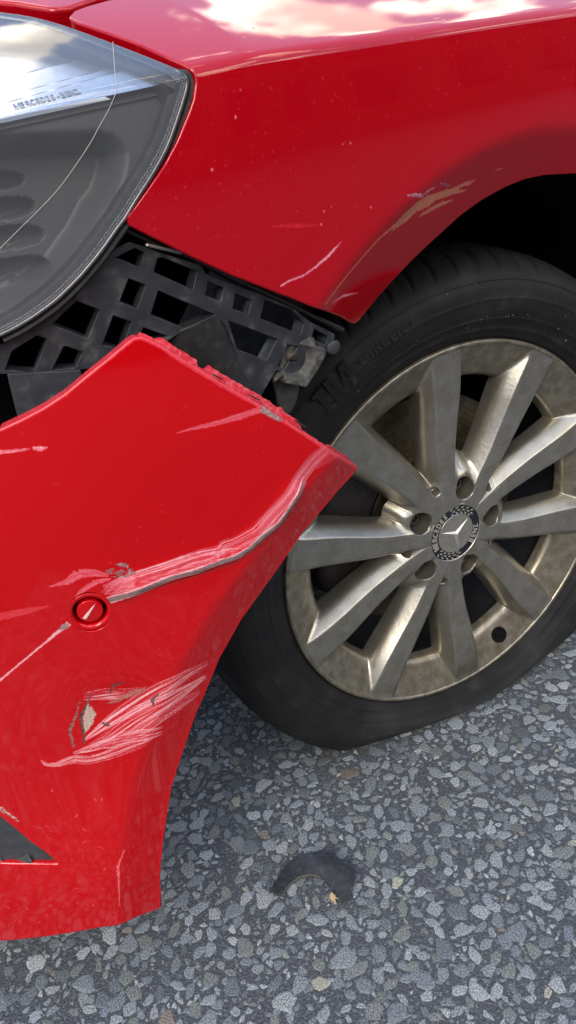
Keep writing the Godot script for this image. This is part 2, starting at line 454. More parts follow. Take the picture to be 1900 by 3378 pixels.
# ---------------------------------------------------------------- painted wear: an albedo canvas and a map of height (red) and roughness (green)
class Canvas:
	var x0: float
	var y0: float
	var res: float
	var w: int
	var h: int
	var col: Image
	var map: Image
	var noise := FastNoiseLite.new()

	func _init(ax: float, ay: float, bx: float, by: float, r: float, base: Color, rough: float) -> void:
		x0 = ax
		y0 = ay
		res = r
		w = ceili((bx - ax) / r)
		h = ceili((by - ay) / r)
		col = Image.create(w, h, false, Image.FORMAT_RGB8)
		col.fill(base)
		map = Image.create(w, h, false, Image.FORMAT_RGB8)
		map.fill(Color(0.5, rough, 0))
		noise.seed = 77
		noise.frequency = 1.0
		noise.fractal_octaves = 3

	func px(p: Vector2) -> Vector2:
		return Vector2((p.x - x0) / res, (p.y - y0) / res)

	func blend(i: int, j: int, c: Color, a: float, rough: float, hgt: float) -> void:
		if i < 0 or j < 0 or i >= w or j >= h or a <= 0.003:
			return
		col.set_pixel(i, j, col.get_pixel(i, j).lerp(c, a))
		map.set_pixel(i, j, map.get_pixel(i, j).lerp(Color(hgt, rough, 0), a))

	# a scratch or a rub along a line: streaks run along it, its width goes from each given value (metres) to the next
	func streak(pts: PackedVector2Array, widths: Array, ca: Color, cb: Color, alpha: float, lat := 900.0, along := 25.0, rough := 0.5, hgt := 0.5, gap := 0.0, seed := 0.0) -> void:
		var total := 0.0
		for i in pts.size() - 1:
			total += pts[i].distance_to(pts[i + 1])
		var s0 := 0.0
		for i in pts.size() - 1:
			var a := pts[i]
			var b := pts[i + 1]
			var l := a.distance_to(b)
			if l < 1e-6:
				continue
			var d := (b - a) / l
			var wm := 0.0
			for q in widths:
				wm = maxf(wm, q)
			var r := Rect2(px(a), Vector2.ZERO).expand(px(b)).grow(wm * 0.5 / res + 2.0)
			for ix in range(floori(r.position.x), ceili(r.end.x)):
				for iy in range(floori(r.position.y), ceili(r.end.y)):
					var p := Vector2(x0 + (ix + 0.5) * res, y0 + (iy + 0.5) * res)
					var t := (p - a).dot(d)
					if (t < 0.0 and i > 0) or t >= l or t < -res:
						if not (t >= l and t < l + res * 0.7):
							continue
					var k := clampf((s0 + t) / total, 0.0, 0.9999) * (widths.size() - 1)
					var ww: float = lerpf(widths[int(k)], widths[mini(int(k) + 1, widths.size() - 1)], k - int(k))
					var off := (p - a).cross(d)
					var rag := noise.get_noise_2d((s0 + t) * 240.0, 7.0 + seed + signf(off) * 3.0) * minf(0.30 * ww, 0.0005)
					var e := (ww * 0.5 + rag - absf(off)) / res
					if e <= -0.5:
						continue
					var n := noise.get_noise_2d(off * lat + seed, (s0 + t) * along + seed) * 0.9 + noise.get_noise_2d(off * lat * 2.3, (s0 + t) * along * 2.0 + 40.0) * 0.5
					var m := clampf(n * 1.6 + 0.5, 0.0, 1.0)
					var aa := alpha * clampf(e + 0.5, 0.0, 1.0) * (1.0 - gap * smooth01(0.45, 0.1, m))
					blend(ix, iy, ca.lerp(cb, m), aa, rough, hgt + (m - 0.5) * 0.12)
			s0 += l

	func smooth01(a: float, b: float, x: float) -> float:
		var t := clampf((x - a) / (b - a), 0.0, 1.0)
		return t * t * (3.0 - 2.0 * t)

	# many fine scratches side by side along a line
	func bundle(pts: PackedVector2Array, widths: Array, count: int, ca: Color, cb: Color, r: RandomNumberGenerator, thin := 0.0003, thick := 0.0011, alpha := 0.85) -> void:
		var n := 14
		var total := 0.0
		var acc := [0.0]
		for i in pts.size() - 1:
			total += pts[i].distance_to(pts[i + 1])
			acc.append(total)
		var at := func(s: float) -> Array:
			var i := 0
			while i < pts.size() - 2 and acc[i + 1] < s:
				i += 1
			var d := (pts[i + 1] - pts[i]).normalized()
			var k := clampf(s / total, 0.0, 0.9999) * (widths.size() - 1)
			return [pts[i] + d * (s - acc[i]), Vector2(-d.y, d.x), lerpf(widths[int(k)], widths[mini(int(k) + 1, widths.size() - 1)], k - int(k))]
		for k in count:
			var lat := r.randf_range(-0.5, 0.5)
			var drift := r.randf_range(-0.14, 0.14)
			var c0 := r.randf()
			var len := r.randf_range(0.25, 1.0)
			var s0 := clampf(c0 - len * 0.5, 0.0, 1.0) * total
			var s1 := clampf(c0 + len * 0.5, 0.0, 1.0) * total
			var l := PackedVector2Array()
			for q in n + 1:
				var s := lerpf(s0, s1, float(q) / n)
				var o: Array = at.call(s)
				l.append(o[0] + o[1] * o[2] * (lat + drift * (float(q) / n - 0.5)))
			var w := lerpf(thin, thick, pow(r.randf(), 2.5))
			streak(l, [w * 0.2, w, w * r.randf_range(0.5, 1.0), w, w * 0.15], ca.lerp(cb, r.randf()), cb, alpha * r.randf_range(0.5, 1.0), 1500.0, 30.0, 0.45, 0.55, 0.35, k * 3.1)

	# chipped or bared area with a ragged outline
	func patch(pts: PackedVector2Array, ca: Color, cb: Color, alpha: float, rough := 0.45, hgt := 0.42, jag := 0.0012, grain := 500.0) -> void:
		var r := Rect2(px(pts[0]), Vector2.ZERO)
		for q in pts:
			r = r.expand(px(q))
		r = r.grow(4.0)
		for ix in range(floori(r.position.x), ceili(r.end.x)):
			for iy in range(floori(r.position.y), ceili(r.end.y)):
				var p := Vector2(x0 + (ix + 0.5) * res, y0 + (iy + 0.5) * res)
				var q := p + Vector2(noise.get_noise_2d(p.x * 420.0, p.y * 420.0), noise.get_noise_2d(p.x * 420.0 + 90.0, p.y * 420.0)) * jag
				if Geometry2D.is_point_in_polygon(q, pts):
					var m := clampf(noise.get_noise_2d(p.x * grain, p.y * grain + 31.0) * 1.4 + 0.5, 0.0, 1.0)
					blend(ix, iy, ca.lerp(cb, m), alpha, rough, hgt)

	func spot(p: Vector2, r: float, c: Color, a: float, rough := 0.6, hgt := 0.5) -> void:
		var q := px(p)
		var k := r / res
		for ix in range(floori(q.x - k - 1), ceili(q.x + k + 1)):
			for iy in range(floori(q.y - k - 1), ceili(q.y + k + 1)):
				var d := Vector2(ix + 0.5, iy + 0.5).distance_to(q) * (1.0 + 0.35 * noise.get_noise_2d(ix * 0.9, iy * 0.9))
				blend(ix, iy, c, a * clampf(k - d + 0.6, 0.0, 1.0), rough, hgt)

	func crescent(p: Vector2, r: float, a0: float, c: Color, a: float) -> void:
		for k in 26:
			var w2 := a0 + k * 0.085
			spot(p + Vector2(cos(w2), sin(w2)) * r, res * (0.4 + 0.5 * sin(k / 25.0 * PI)), c, a)

	func material(bump: float) -> StandardMaterial3D:
		var m := StandardMaterial3D.new()
		m.albedo_texture = ImageTexture.create_from_image(col)
		var t := ImageTexture.create_from_image(map)
		m.roughness = 1.0
		m.roughness_texture = t
		m.roughness_texture_channel = BaseMaterial3D.TEXTURE_CHANNEL_GREEN
		m.metallic = 0.0
		m.heightmap_enabled = true
		m.heightmap_texture = t
		m.heightmap_scale = bump
		m.uv1_scale = Vector3(1.0 / (w * res), 1.0 / (h * res), 1)
		m.uv1_offset = Vector3(-x0 / (w * res), -y0 / (h * res), 0)
		return m

# ---------------------------------------------------------------- the body's surfaces
func plan(x: float) -> float:            # how far out the side stands: flat at the wheel, rounding in to the nose
	var u := clampf((-0.2 - x) / 0.58, 0.0, 0.999)
	return 0.075 - 0.6 + 0.6 * pow(1.0 - pow(u, 2.2), 1.0 / 2.2)

func crease_y(x: float) -> float:
	return 0.7555 - 0.05 * maxf(0.0, -0.25 - x) - 0.25 * pow(maxf(0.0, -0.4 - x), 1.5)

func body(x: float, v: float) -> Vector3:   # v below 0 runs down the side, above 0 over the shoulder
	var q := 0.5 * (v + sqrt(v * v + 0.0036 * 0.0036))
	var w := q - v
	var qq := minf(q, 0.42)
	var ex := q - qq
	var ph0 := deg_to_rad(26.0)
	var ph := ph0 - 0.7 * qq
	var dy := sin(ph0) * qq - 0.35 * cos(ph0) * qq * qq + ex * sin(ph)
	var dz := cos(ph0) * qq + 0.35 * sin(ph0) * qq * qq + ex * cos(ph)
	var y := crease_y(x) - w + dy
	var z := plan(x) - dz + 0.004 * (1.0 - exp(-w / 0.05))
	var d := Vector2(x - 0.0129, y - 0.2788).length() - 0.358
	z -= 0.50 * smax0(0.036 - d, 0.0035)      # the lip round the wheel arch turns inwards
	return Vector3(x, y, z)

var arch_line: PackedVector2Array
var gouge_line: PackedVector2Array

func bumper_surface(x: float, y: float) -> Vector3:
	var t := clampf((x + 0.5) / 0.28, 0.0, 1.0)
	var kick := 0.5 - 0.5 * cos(PI * clampf((0.30 - y) / 0.16, 0.0, 1.0))
	var top := maxf(0.0, y - 0.5)
	var z := plan(x) + 0.046 + 0.010 * t + 0.010 * kick - 0.6 * top * top
	z += 0.0011 * sin(x * 31.0 + 1.0) * sin(y * 23.0 + 0.4)
	z -= 0.0030 * exp(-(pow((x + 0.455) / 0.030, 2.0) + pow((y - 0.352) / 0.022, 2.0)))
	if x > -0.46 and y > 0.40 and y < 0.54:
		# the crease that the blow pressed in: it juts out above the gouge and drops back under it
		var q := Vector2(x, y)
		var best := 1e9
		var up := 0.0
		var along := 0.0
		for i in gouge_line.size() - 1:
			var cp := Geometry2D.get_closest_point_to_segment(q, gouge_line[i], gouge_line[i + 1])
			var dd := cp.distance_squared_to(q)
			if dd < best:
				best = dd
				up = signf((gouge_line[i + 1] - gouge_line[i]).cross(q - cp))
				along = (i + cp.distance_to(gouge_line[i]) / gouge_line[i].distance_to(gouge_line[i + 1])) / (gouge_line.size() - 1)
		var d := sqrt(best) * up
		var fade := smoothst(0.0, 0.12, along) * smoothst(1.0, 0.9, along)
		z += 0.0042 * fade * (smoothst(0.016, 0.0, d) if d > 0.0 else smoothst(-0.005, 0.0, d))
	if x > -0.62:
		z -= 0.45 * smax0(0.038 - seg_dist(Vector2(x, y), arch_line), 0.004)
	return Vector3(x, y, z)

func bracket_surface(x: float, y: float) -> Vector3:
	return Vector3(x, y, plan(x) - 0.010)

var recess_poly: PackedVector2Array
var recess_line: PackedVector2Array

func housing(x: float, v: float) -> Vector3:
	var n := surf_normal(body, x, v, 0.002)
	var d := 0.014
	var q := Vector2(x, v)
	var e := seg_dist(q, recess_line)
	var s := e if Geometry2D.is_point_in_polygon(q, recess_poly) else -e
	d += 0.024 * smoothst(-0.002, 0.014, s)
	for i in range(0, SCOOPS.size(), 5):
		var a := Vector2(SCOOPS[i], SCOOPS[i + 1]) * 0.001
		var b := Vector2(SCOOPS[i + 2], SCOOPS[i + 3]) * 0.001
		var hh: float = SCOOPS[i + 4] * 0.001
		var ax := (b - a).normalized()
		var l := (q - a).dot(ax) / a.distance_to(b)
		var c := (q - a).dot(Vector2(-ax.y, ax.x)) / hh
		var rr := 1.0 - sqrt(pow(maxf(l, 0.0), 3.0) + c * c)
		if l > -0.6 and rr > 0.0:
			# the scoop is deepest along its lower edge, where it ends in a step
			d += 0.012 * smoothst(0.0, 0.20, rr)
	return body(x, v) - n * d

# ---------------------------------------------------------------- the picture
func _ready() -> void:
	rng.seed = 20240611
	var cam := Camera3D.new()
	cam.name = "camera"
	cam.transform = Transform3D(Basis(Vector3(0.7805, -0.1363, 0.6102), Vector3(0.4005, 0.8584, -0.3205), Vector3(-0.4801, 0.4946, 0.7245)).orthonormalized(), Vector3(-0.5766, 0.7450, 0.5219))
	cam.fov = 67.29
	cam.near = 0.02
	cam.far = 2000.0
	add_child(cam)
	cam.current = true

	var env := Environment.new()
	env.background_mode = Environment.BG_SKY
	env.sky = Sky.new()
	env.sky.sky_material = make_sky()
	env.background_energy_multiplier = 1.0
	env.tonemap_mode = Environment.TONE_MAPPER_LINEAR
	env.tonemap_exposure = 1.2
	env.sdfgi_enabled = true
	env.ssao_enabled = true
	env.ssil_enabled = true
	var we := WorldEnvironment.new()
	we.name = "world_environment"
	we.environment = env
	add_child(we)

	var sun := DirectionalLight3D.new()
	sun.name = "sun"
	sun.light_energy = 0.6
	sun.light_color = Color(1.0, 0.95, 0.87)
	sun.light_angular_distance = 25.0
	sun.shadow_enabled = true
	add_child(sun)
	sun.look_at_from_position(Vector3(-0.85, 0.85, 0.55), Vector3.ZERO)

	arch_line = mm(BUMPER_ARCH)
	var na := arch_line.size()
	var first := arch_line[0] + (arch_line[0] - arch_line[1]).normalized() * 0.2
	var last := arch_line[na - 1] + (arch_line[na - 1] - arch_line[na - 2]).normalized() * 0.1
	arch_line.insert(0, first)
	arch_line.append(last)
	gouge_line = mm(B_GOUGE)
	recess_line = smooth(mm(RECESS), false, 1.0)
	recess_line.insert(0, Vector2(-0.62, -0.005))
	recess_line.append(Vector2(-0.62, -0.14))
	recess_poly = recess_line

	road()
	added_house_opposite()
	car = node("red_car", self)
	tag(car, "red car with torn bumper corner, scratched fender and flat front tyre on the asphalt", "car")
	front_fender()
	hood_and_door()
	headlight()
	bumper()
	bracket()
	inner_parts()
	wheel()
	litter()

func make_sky() -> PanoramaSkyMaterial:
	var w := 1024
	var h := 512
	var im := Image.create(w, h, false, Image.FORMAT_RGBF)
	var n := FastNoiseLite.new()
	n.seed = 1179
	n.frequency = 1.0
	n.fractal_octaves = 6
	n.fractal_gain = 0.52
	var m := FastNoiseLite.new()
	m.seed = 1186
	m.frequency = 0.5
	m.fractal_octaves = 2
	for j in h:
		var el := (0.5 - (j + 0.5) / h) * PI
		var up := sin(el)
		for i in w:
			var az := (i + 0.5) / w * TAU
			var c := Color(0.30, 0.29, 0.28)
			if up > 0.0:
				var air := pow(1.0 - up, 3.0)
				c = Color(0.50, 0.72, 1.20).lerp(Color(0.72, 0.78, 0.90), air)
				var px := sin(az) * cos(el) / (up + 0.18)
				var pz := -cos(az) * cos(el) / (up + 0.18)
				var d := n.get_noise_3d(px * 2.2, pz * 2.2, 0.0) + 0.35 * m.get_noise_3d(px, pz, 3.0)
				var cover := smoothst(0.15, 0.25, d)
				var lit := clampf(1.0 - 2.2 * (n.get_noise_3d(px * 2.2 - 0.14, pz * 2.2 - 0.10, 0.0) - 0.1), 0.35, 1.1)
				var body_c := Color(5.2, 4.6, 3.7) * lit + Color(0.6, 0.6, 0.65)
				c = c.lerp(body_c, cover * smoothst(0.16, 0.42, up))
			im.set_pixel(i, j, c)
	var s := PanoramaSkyMaterial.new()
	s.panorama = ImageTexture.create_from_image(im)
	return s


# ---------------------------------------------------------------- ground
func road() -> void:
	var st := begin_st()
	var k := 300.0
	quad(st, [Vector3(-k, 0, -k), Vector3(k, 0, -k), Vector3(k, 0, k), Vector3(-k, 0, k)], [Vector3.UP, Vector3.UP, Vector3.UP, Vector3.UP], [Vector2.ZERO, Vector2.RIGHT, Vector2.ONE, Vector2.DOWN])
	var m := mat(Color.WHITE, 0.75)
	m.albedo_texture = noise_tex(3, 0.045, [[0.0, Color(0.225, 0.235, 0.25)], [0.5, Color(0.26, 0.275, 0.295)], [0.68, Color(0.31, 0.325, 0.345)], [0.82, Color(0.42, 0.435, 0.45)], [1.0, Color(0.55, 0.56, 0.56)]], 1024, 4)
	m.uv1_triplanar = true
	m.uv1_world_triplanar = true
	m.uv1_scale = Vector3.ONE * 5.0
	m.heightmap_enabled = true
	m.heightmap_texture = noise_tex(4, 0.06, [[0.0, Color.BLACK], [1.0, Color.WHITE]], 1024, 5)
	m.heightmap_scale = 0.15
	var r := put(st, "road", m, self)
	tag(r, "dark asphalt road with grey stones bared in its surface", "", "", "structure")
	stones(r)

func stone_mesh(n: int, h: float, steps: int) -> ArrayMesh:
	var st := begin_st()
	var a := PackedVector2Array()
	var squash := rng.randf_range(0.6, 0.95)
	for i in n:
		var w := TAU * (i + rng.randf_range(-0.4, 0.4)) / n
		var r := rng.randf_range(0.68, 1.16)
		a.append(Vector2(cos(w) * r, sin(w) * r * squash))
	var tilt := Vector2(rng.randf_range(-0.4, 0.4), rng.randf_range(-0.4, 0.4))
	var levels := [[1.06, -0.5], [0.97, 0.35], [0.74, 0.9]] if steps > 1 else [[1.05, -0.5], [0.75, 0.7]]
	var rings := []
	for lv in levels:
		var ring := []
		for i in n:
			var q: Vector2 = a[i] * lv[0] * (1.0 + rng.randf_range(-0.05, 0.05))
			ring.append(Vector3(q.x, h * (lv[1] + rng.randf_range(-0.12, 0.12)) + tilt.dot(q) * (1.0 if lv[1] > 0.0 else 0.0) * h * 2.0, q.y))
		rings.append(ring)
	var mid := Vector3(0.05, h * 1.05, -0.04)
	st.set_smooth_group(-1)
	var top: Array = rings[rings.size() - 1]
	for i in n:
		var j := (i + 1) % n
		for v in [top[i], top[j], mid]:
			st.add_vertex(v)
		for k in rings.size() - 1:
			for v in [rings[k][i], rings[k][j], rings[k + 1][j], rings[k][i], rings[k + 1][j], rings[k + 1][i]]:
				st.add_vertex(v)
	st.generate_normals()
	return st.commit()

func stones(r: Node3D) -> void:
	var speck := noise_tex(21, 0.05, [[0.0, grey(0.36)], [0.33, grey(0.62)], [0.5, grey(0.78)], [0.60, grey(0.90)], [0.68, Color(1.0, 1.0, 0.99)], [1.0, Color(1.0, 1.0, 1.0)]], 1024, 6)
	var base := mat(Color.WHITE, 0.52)
	base.albedo_texture = speck
	base.uv1_triplanar = true
	base.uv1_world_triplanar = true
	base.uv1_scale = Vector3.ONE * 9.0
	base.heightmap_enabled = true
	base.heightmap_texture = speck
	base.heightmap_scale = 0.03
	var tints := [Color(0.50, 0.53, 0.555), Color(0.55, 0.58, 0.60), Color(0.45, 0.48, 0.50), Color(0.59, 0.62, 0.64), Color(0.51, 0.53, 0.52), Color(0.64, 0.66, 0.665), Color(0.56, 0.52, 0.49), Color(0.67, 0.665, 0.61), Color(0.49, 0.52, 0.57)]
	var mats := []
	for t in tints:
		var m: StandardMaterial3D = base.duplicate()
		m.albedo_color = t
		mats.append(m)
	var shared: StandardMaterial3D = base.duplicate()
	shared.vertex_color_use_as_albedo = true
	var big := []
	for i in 22:
		big.append(stone_mesh(6 + i % 4, 0.10, 2))
	var chips := []
	for i in 5:
		chips.append(stone_mesh(5 + i % 2, 0.3, 1))
	# pack the stones: the large ones first, smaller ones in the gaps
	var cells := {}
	var g := 0.03
	var area := Rect2(-1.05, -0.75, 1.75, 1.5)
	var placed := []
	for pass_ in [[50000, 0.0080, 0.0145, 0.64], [130000, 0.0044, 0.0080, 0.60], [90000, 0.0024, 0.0044, 0.68], [50000, 0.0009, 0.0018, 1.0]]:
		for i in pass_[0]:
			var p := area.position + Vector2(rng.randf(), rng.randf()) * area.size
			var rad: float = pass_[1] + (pass_[2] - pass_[1]) * pow(rng.randf(), 1.7)
			var c := Vector2i(floori(p.x / g), floori(p.y / g))
			var ok := true
			for dx in [-1, 0, 1]:
				for dy in [-1, 0, 1]:
					for q in cells.get(c + Vector2i(dx, dy), []):
						if p.distance_squared_to(q[0]) < pow((rad + q[1]) * pass_[3], 2.0):
							ok = false
							break
					if not ok: break
				if not ok: break
			if ok:
				if not cells.has(c):
					cells[c] = []
				cells[c].append([p, rad])
				placed.append([p, rad])
	var cam := Vector3(-0.5766, 0.745, 0.5219)
	var score := func(s): return -s[1] / Vector3(s[0].x, 0, s[0].y).distance_to(cam) * (1.0 if in_frame(Vector3(s[0].x, 0, s[0].y)) else 0.001)
	for s in placed:
		s.append(score.call(s))
	placed.sort_custom(func(a, b): return a[2] < b[2])
	var batches := []
	for k in 5:
		batches.append([])
	for i in placed.size():
		var s = placed[i]
		var yaw := rng.randf() * TAU
		var x := Transform3D(Basis(Vector3.UP, yaw).scaled_local(Vector3(s[1], s[1] * rng.randf_range(0.55, 1.0), s[1] * rng.randf_range(0.8, 1.1))), Vector3(s[0].x, rng.randf_range(-0.0003, 0.0002) - s[1] * 0.07 * rng.randf(), s[0].y))
		var t := rng.randi() % 6
		if rng.randf() < 0.022:
			t = 6 + rng.randi() % 3
		if i < 300:
			put_mesh(big[rng.randi() % big.size()], "stone", mats[t], r, x)
		else:
			var kind := rng.randi() % 3 if s[1] > 0.0055 else 3 + rng.randi() % 2
			batches[kind].append([x, tints[t].srgb_to_linear() * rng.randf_range(0.7, 1.3)])
	for k in 5:
		var mm_ := MultiMesh.new()
		mm_.transform_format = MultiMesh.TRANSFORM_3D
		mm_.use_colors = true
		mm_.mesh = big[k * 3] if k < 3 else chips[k]
		mm_.instance_count = batches[k].size()
		for i in batches[k].size():
			mm_.set_instance_transform(i, batches[k][i][0])
			mm_.set_instance_color(i, batches[k][i][1])
		var o := MultiMeshInstance3D.new()
		o.name = "small_stones"
		o.multimesh = mm_
		o.material_override = shared
		r.add_child(o, true)
		o.set_meta("kind", "stuff")

func in_frame(p: Vector3) -> bool:
	var b := Basis(Vector3(0.7805, -0.1363, 0.6102), Vector3(0.4005, 0.8584, -0.3205), Vector3(-0.4801, 0.4946, 0.7245))
	var q := p - Vector3(-0.5766, 0.745, 0.5219)
	var d := -q.dot(b.z)
	if d < 0.05: return false
	var v := Vector2(q.dot(b.x), q.dot(b.y)) / d
	if absf(v.x) > 0.385 or absf(v.y) > 0.68: return false
	# what the bumper, the fender and the wheel hide
	return p.z > -0.02 and p.z - 0.5 * p.x > 0.10 - 0.0 * p.x

# ---------------------------------------------------------------- paint
func red() -> Color:
	return Color(0.655, 0.0, 0.07)

func front_fender() -> void:
	var c := Canvas.new(-0.40, -0.66, 0.66, 0.16, 0.0008, red(), 0.05)
	var n := FastNoiseLite.new()
	n.seed = 31
	n.frequency = 1.0
	n.fractal_octaves = 4
	# road dust: a thin uneven film of grains
	for i in c.w:
		for j in c.h:
			var a := n.get_noise_2d(i * 0.013, j * 0.013) * 0.5 + n.get_noise_2d(i * 0.35, j * 0.22) * 0.55
			if a > 0.02:
				c.blend(i, j, Color(0.82, 0.20, 0.27), minf(a * 0.16, 0.08), 0.12, 0.5)
	for i in 3000:
		c.spot(Vector2(rng.randf_range(-0.4, 0.3), rng.randf_range(-0.3, 0.12)), rng.randf_range(0.0002, 0.00075), Color(0.9, 0.45, 0.48), rng.randf_range(0.05, 0.35))
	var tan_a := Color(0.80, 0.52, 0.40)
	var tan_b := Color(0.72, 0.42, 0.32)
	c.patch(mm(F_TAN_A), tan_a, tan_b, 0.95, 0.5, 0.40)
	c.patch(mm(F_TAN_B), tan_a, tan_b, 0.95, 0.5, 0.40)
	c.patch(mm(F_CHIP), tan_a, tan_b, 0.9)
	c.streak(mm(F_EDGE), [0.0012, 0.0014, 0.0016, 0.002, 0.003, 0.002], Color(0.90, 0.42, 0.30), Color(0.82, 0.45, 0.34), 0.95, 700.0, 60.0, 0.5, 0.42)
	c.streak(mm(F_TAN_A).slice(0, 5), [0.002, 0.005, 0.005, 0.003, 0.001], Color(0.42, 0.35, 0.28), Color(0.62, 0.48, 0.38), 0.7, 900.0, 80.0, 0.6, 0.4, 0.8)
	var pale := Color(0.95, 0.74, 0.78)
	c.streak(mm(F_SCR_A), [0.0012, 0.0012, 0.0010, 0.0014, 0.002, 0.0019, 0.0002], pale, Color(0.9, 0.6, 0.66), 0.9, 1500.0, 30.0, 0.5, 0.4)
	c.streak(mm(F_SCR_B), [0.0006, 0.0018, 0.0004], pale, Color(0.9, 0.62, 0.68), 0.9, 1500.0, 30.0)
	c.streak(mm(F_SQUIG), [0.0012, 0.0028, 0.003, 0.0016, 0.0022, 0.001], Color(0.93, 0.82, 0.84), Color(0.55, 0.2, 0.25), 0.9, 500.0, 220.0, 0.4, 0.3)
	c.streak(mm(F_SQUIG_B), [0.0014, 0.0022, 0.0014], Color(0.75, 0.6, 0.62), Color(0.45, 0.12, 0.17), 0.85, 700.0, 100.0, 0.4, 0.3)
	c.streak(mm(F_FAINT), [0.0012, 0.003, 0.001], Color(0.88, 0.35, 0.42), Color(0.8, 0.1, 0.17), 0.55, 900.0, 60.0, 0.3, 0.5, 0.7)
	for p in mm(F_SPOTS):
		c.spot(p, rng.randf_range(0.0004, 0.0008), Color(0.93, 0.78, 0.78), 0.7)
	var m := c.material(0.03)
	var dom := mm(FENDER_FRONT)
	for q in mm(FENDER_ARCH).slice(1):
		dom.append(q)
	for k in range(1, 28):
		var w := deg_to_rad(79.9 - k * 4.0)
		dom.append(Vector2(0.0343 + cos(w) * 0.3595, 0.2739 + sin(w) * 0.3595 - 0.7555))
	for q in [Vector2(0.37, -0.62), Vector2(0.62, -0.60), Vector2(0.62, 0.12), Vector2(0.2, 0.1205), Vector2(-0.25, 0.1185), Vector2(-0.285, 0.117), Vector2(-0.302, 0.113)]:
		dom.append(q)
	var st := begin_st()
	panel(st, dom, [], body, 0.006)
	edge(st, dom, body, 0.0016, 0.012)
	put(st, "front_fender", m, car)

func hood_and_door() -> void:
	var m := grainy(41, 0.02, [[0.0, red()], [0.6, red()], [1.0, Color(0.79, 0.05, 0.12)]], 3.0, 0.10)
	var dom := mm(HOOD_EDGE)
	for q in [Vector2(-0.25, 0.1245), Vector2(0.2, 0.1265), Vector2(0.62, 0.128), Vector2(0.62, 0.75), Vector2(-0.55, 0.75), Vector2(-0.5, 0.42), Vector2(-0.43, 0.26), Vector2(-0.37, 0.175)]:
		dom.append(q)
	var st := begin_st()
	panel(st, dom, [], body, 0.012, -0.002)
	edge(st, dom, body, 0.003, 0.015, true, false, -0.002)
	put(st, "hood", m, car)
	var door := PackedVector2Array([Vector2(0.624, -0.6), Vector2(1.7, -0.6), Vector2(1.7, 0.05), Vector2(0.624, 0.05)])
	st = begin_st()
	panel(st, door, [], body, 0.03)
	edge(st, door, body, 0.002, 0.02)
	put(st, "door", m, car)

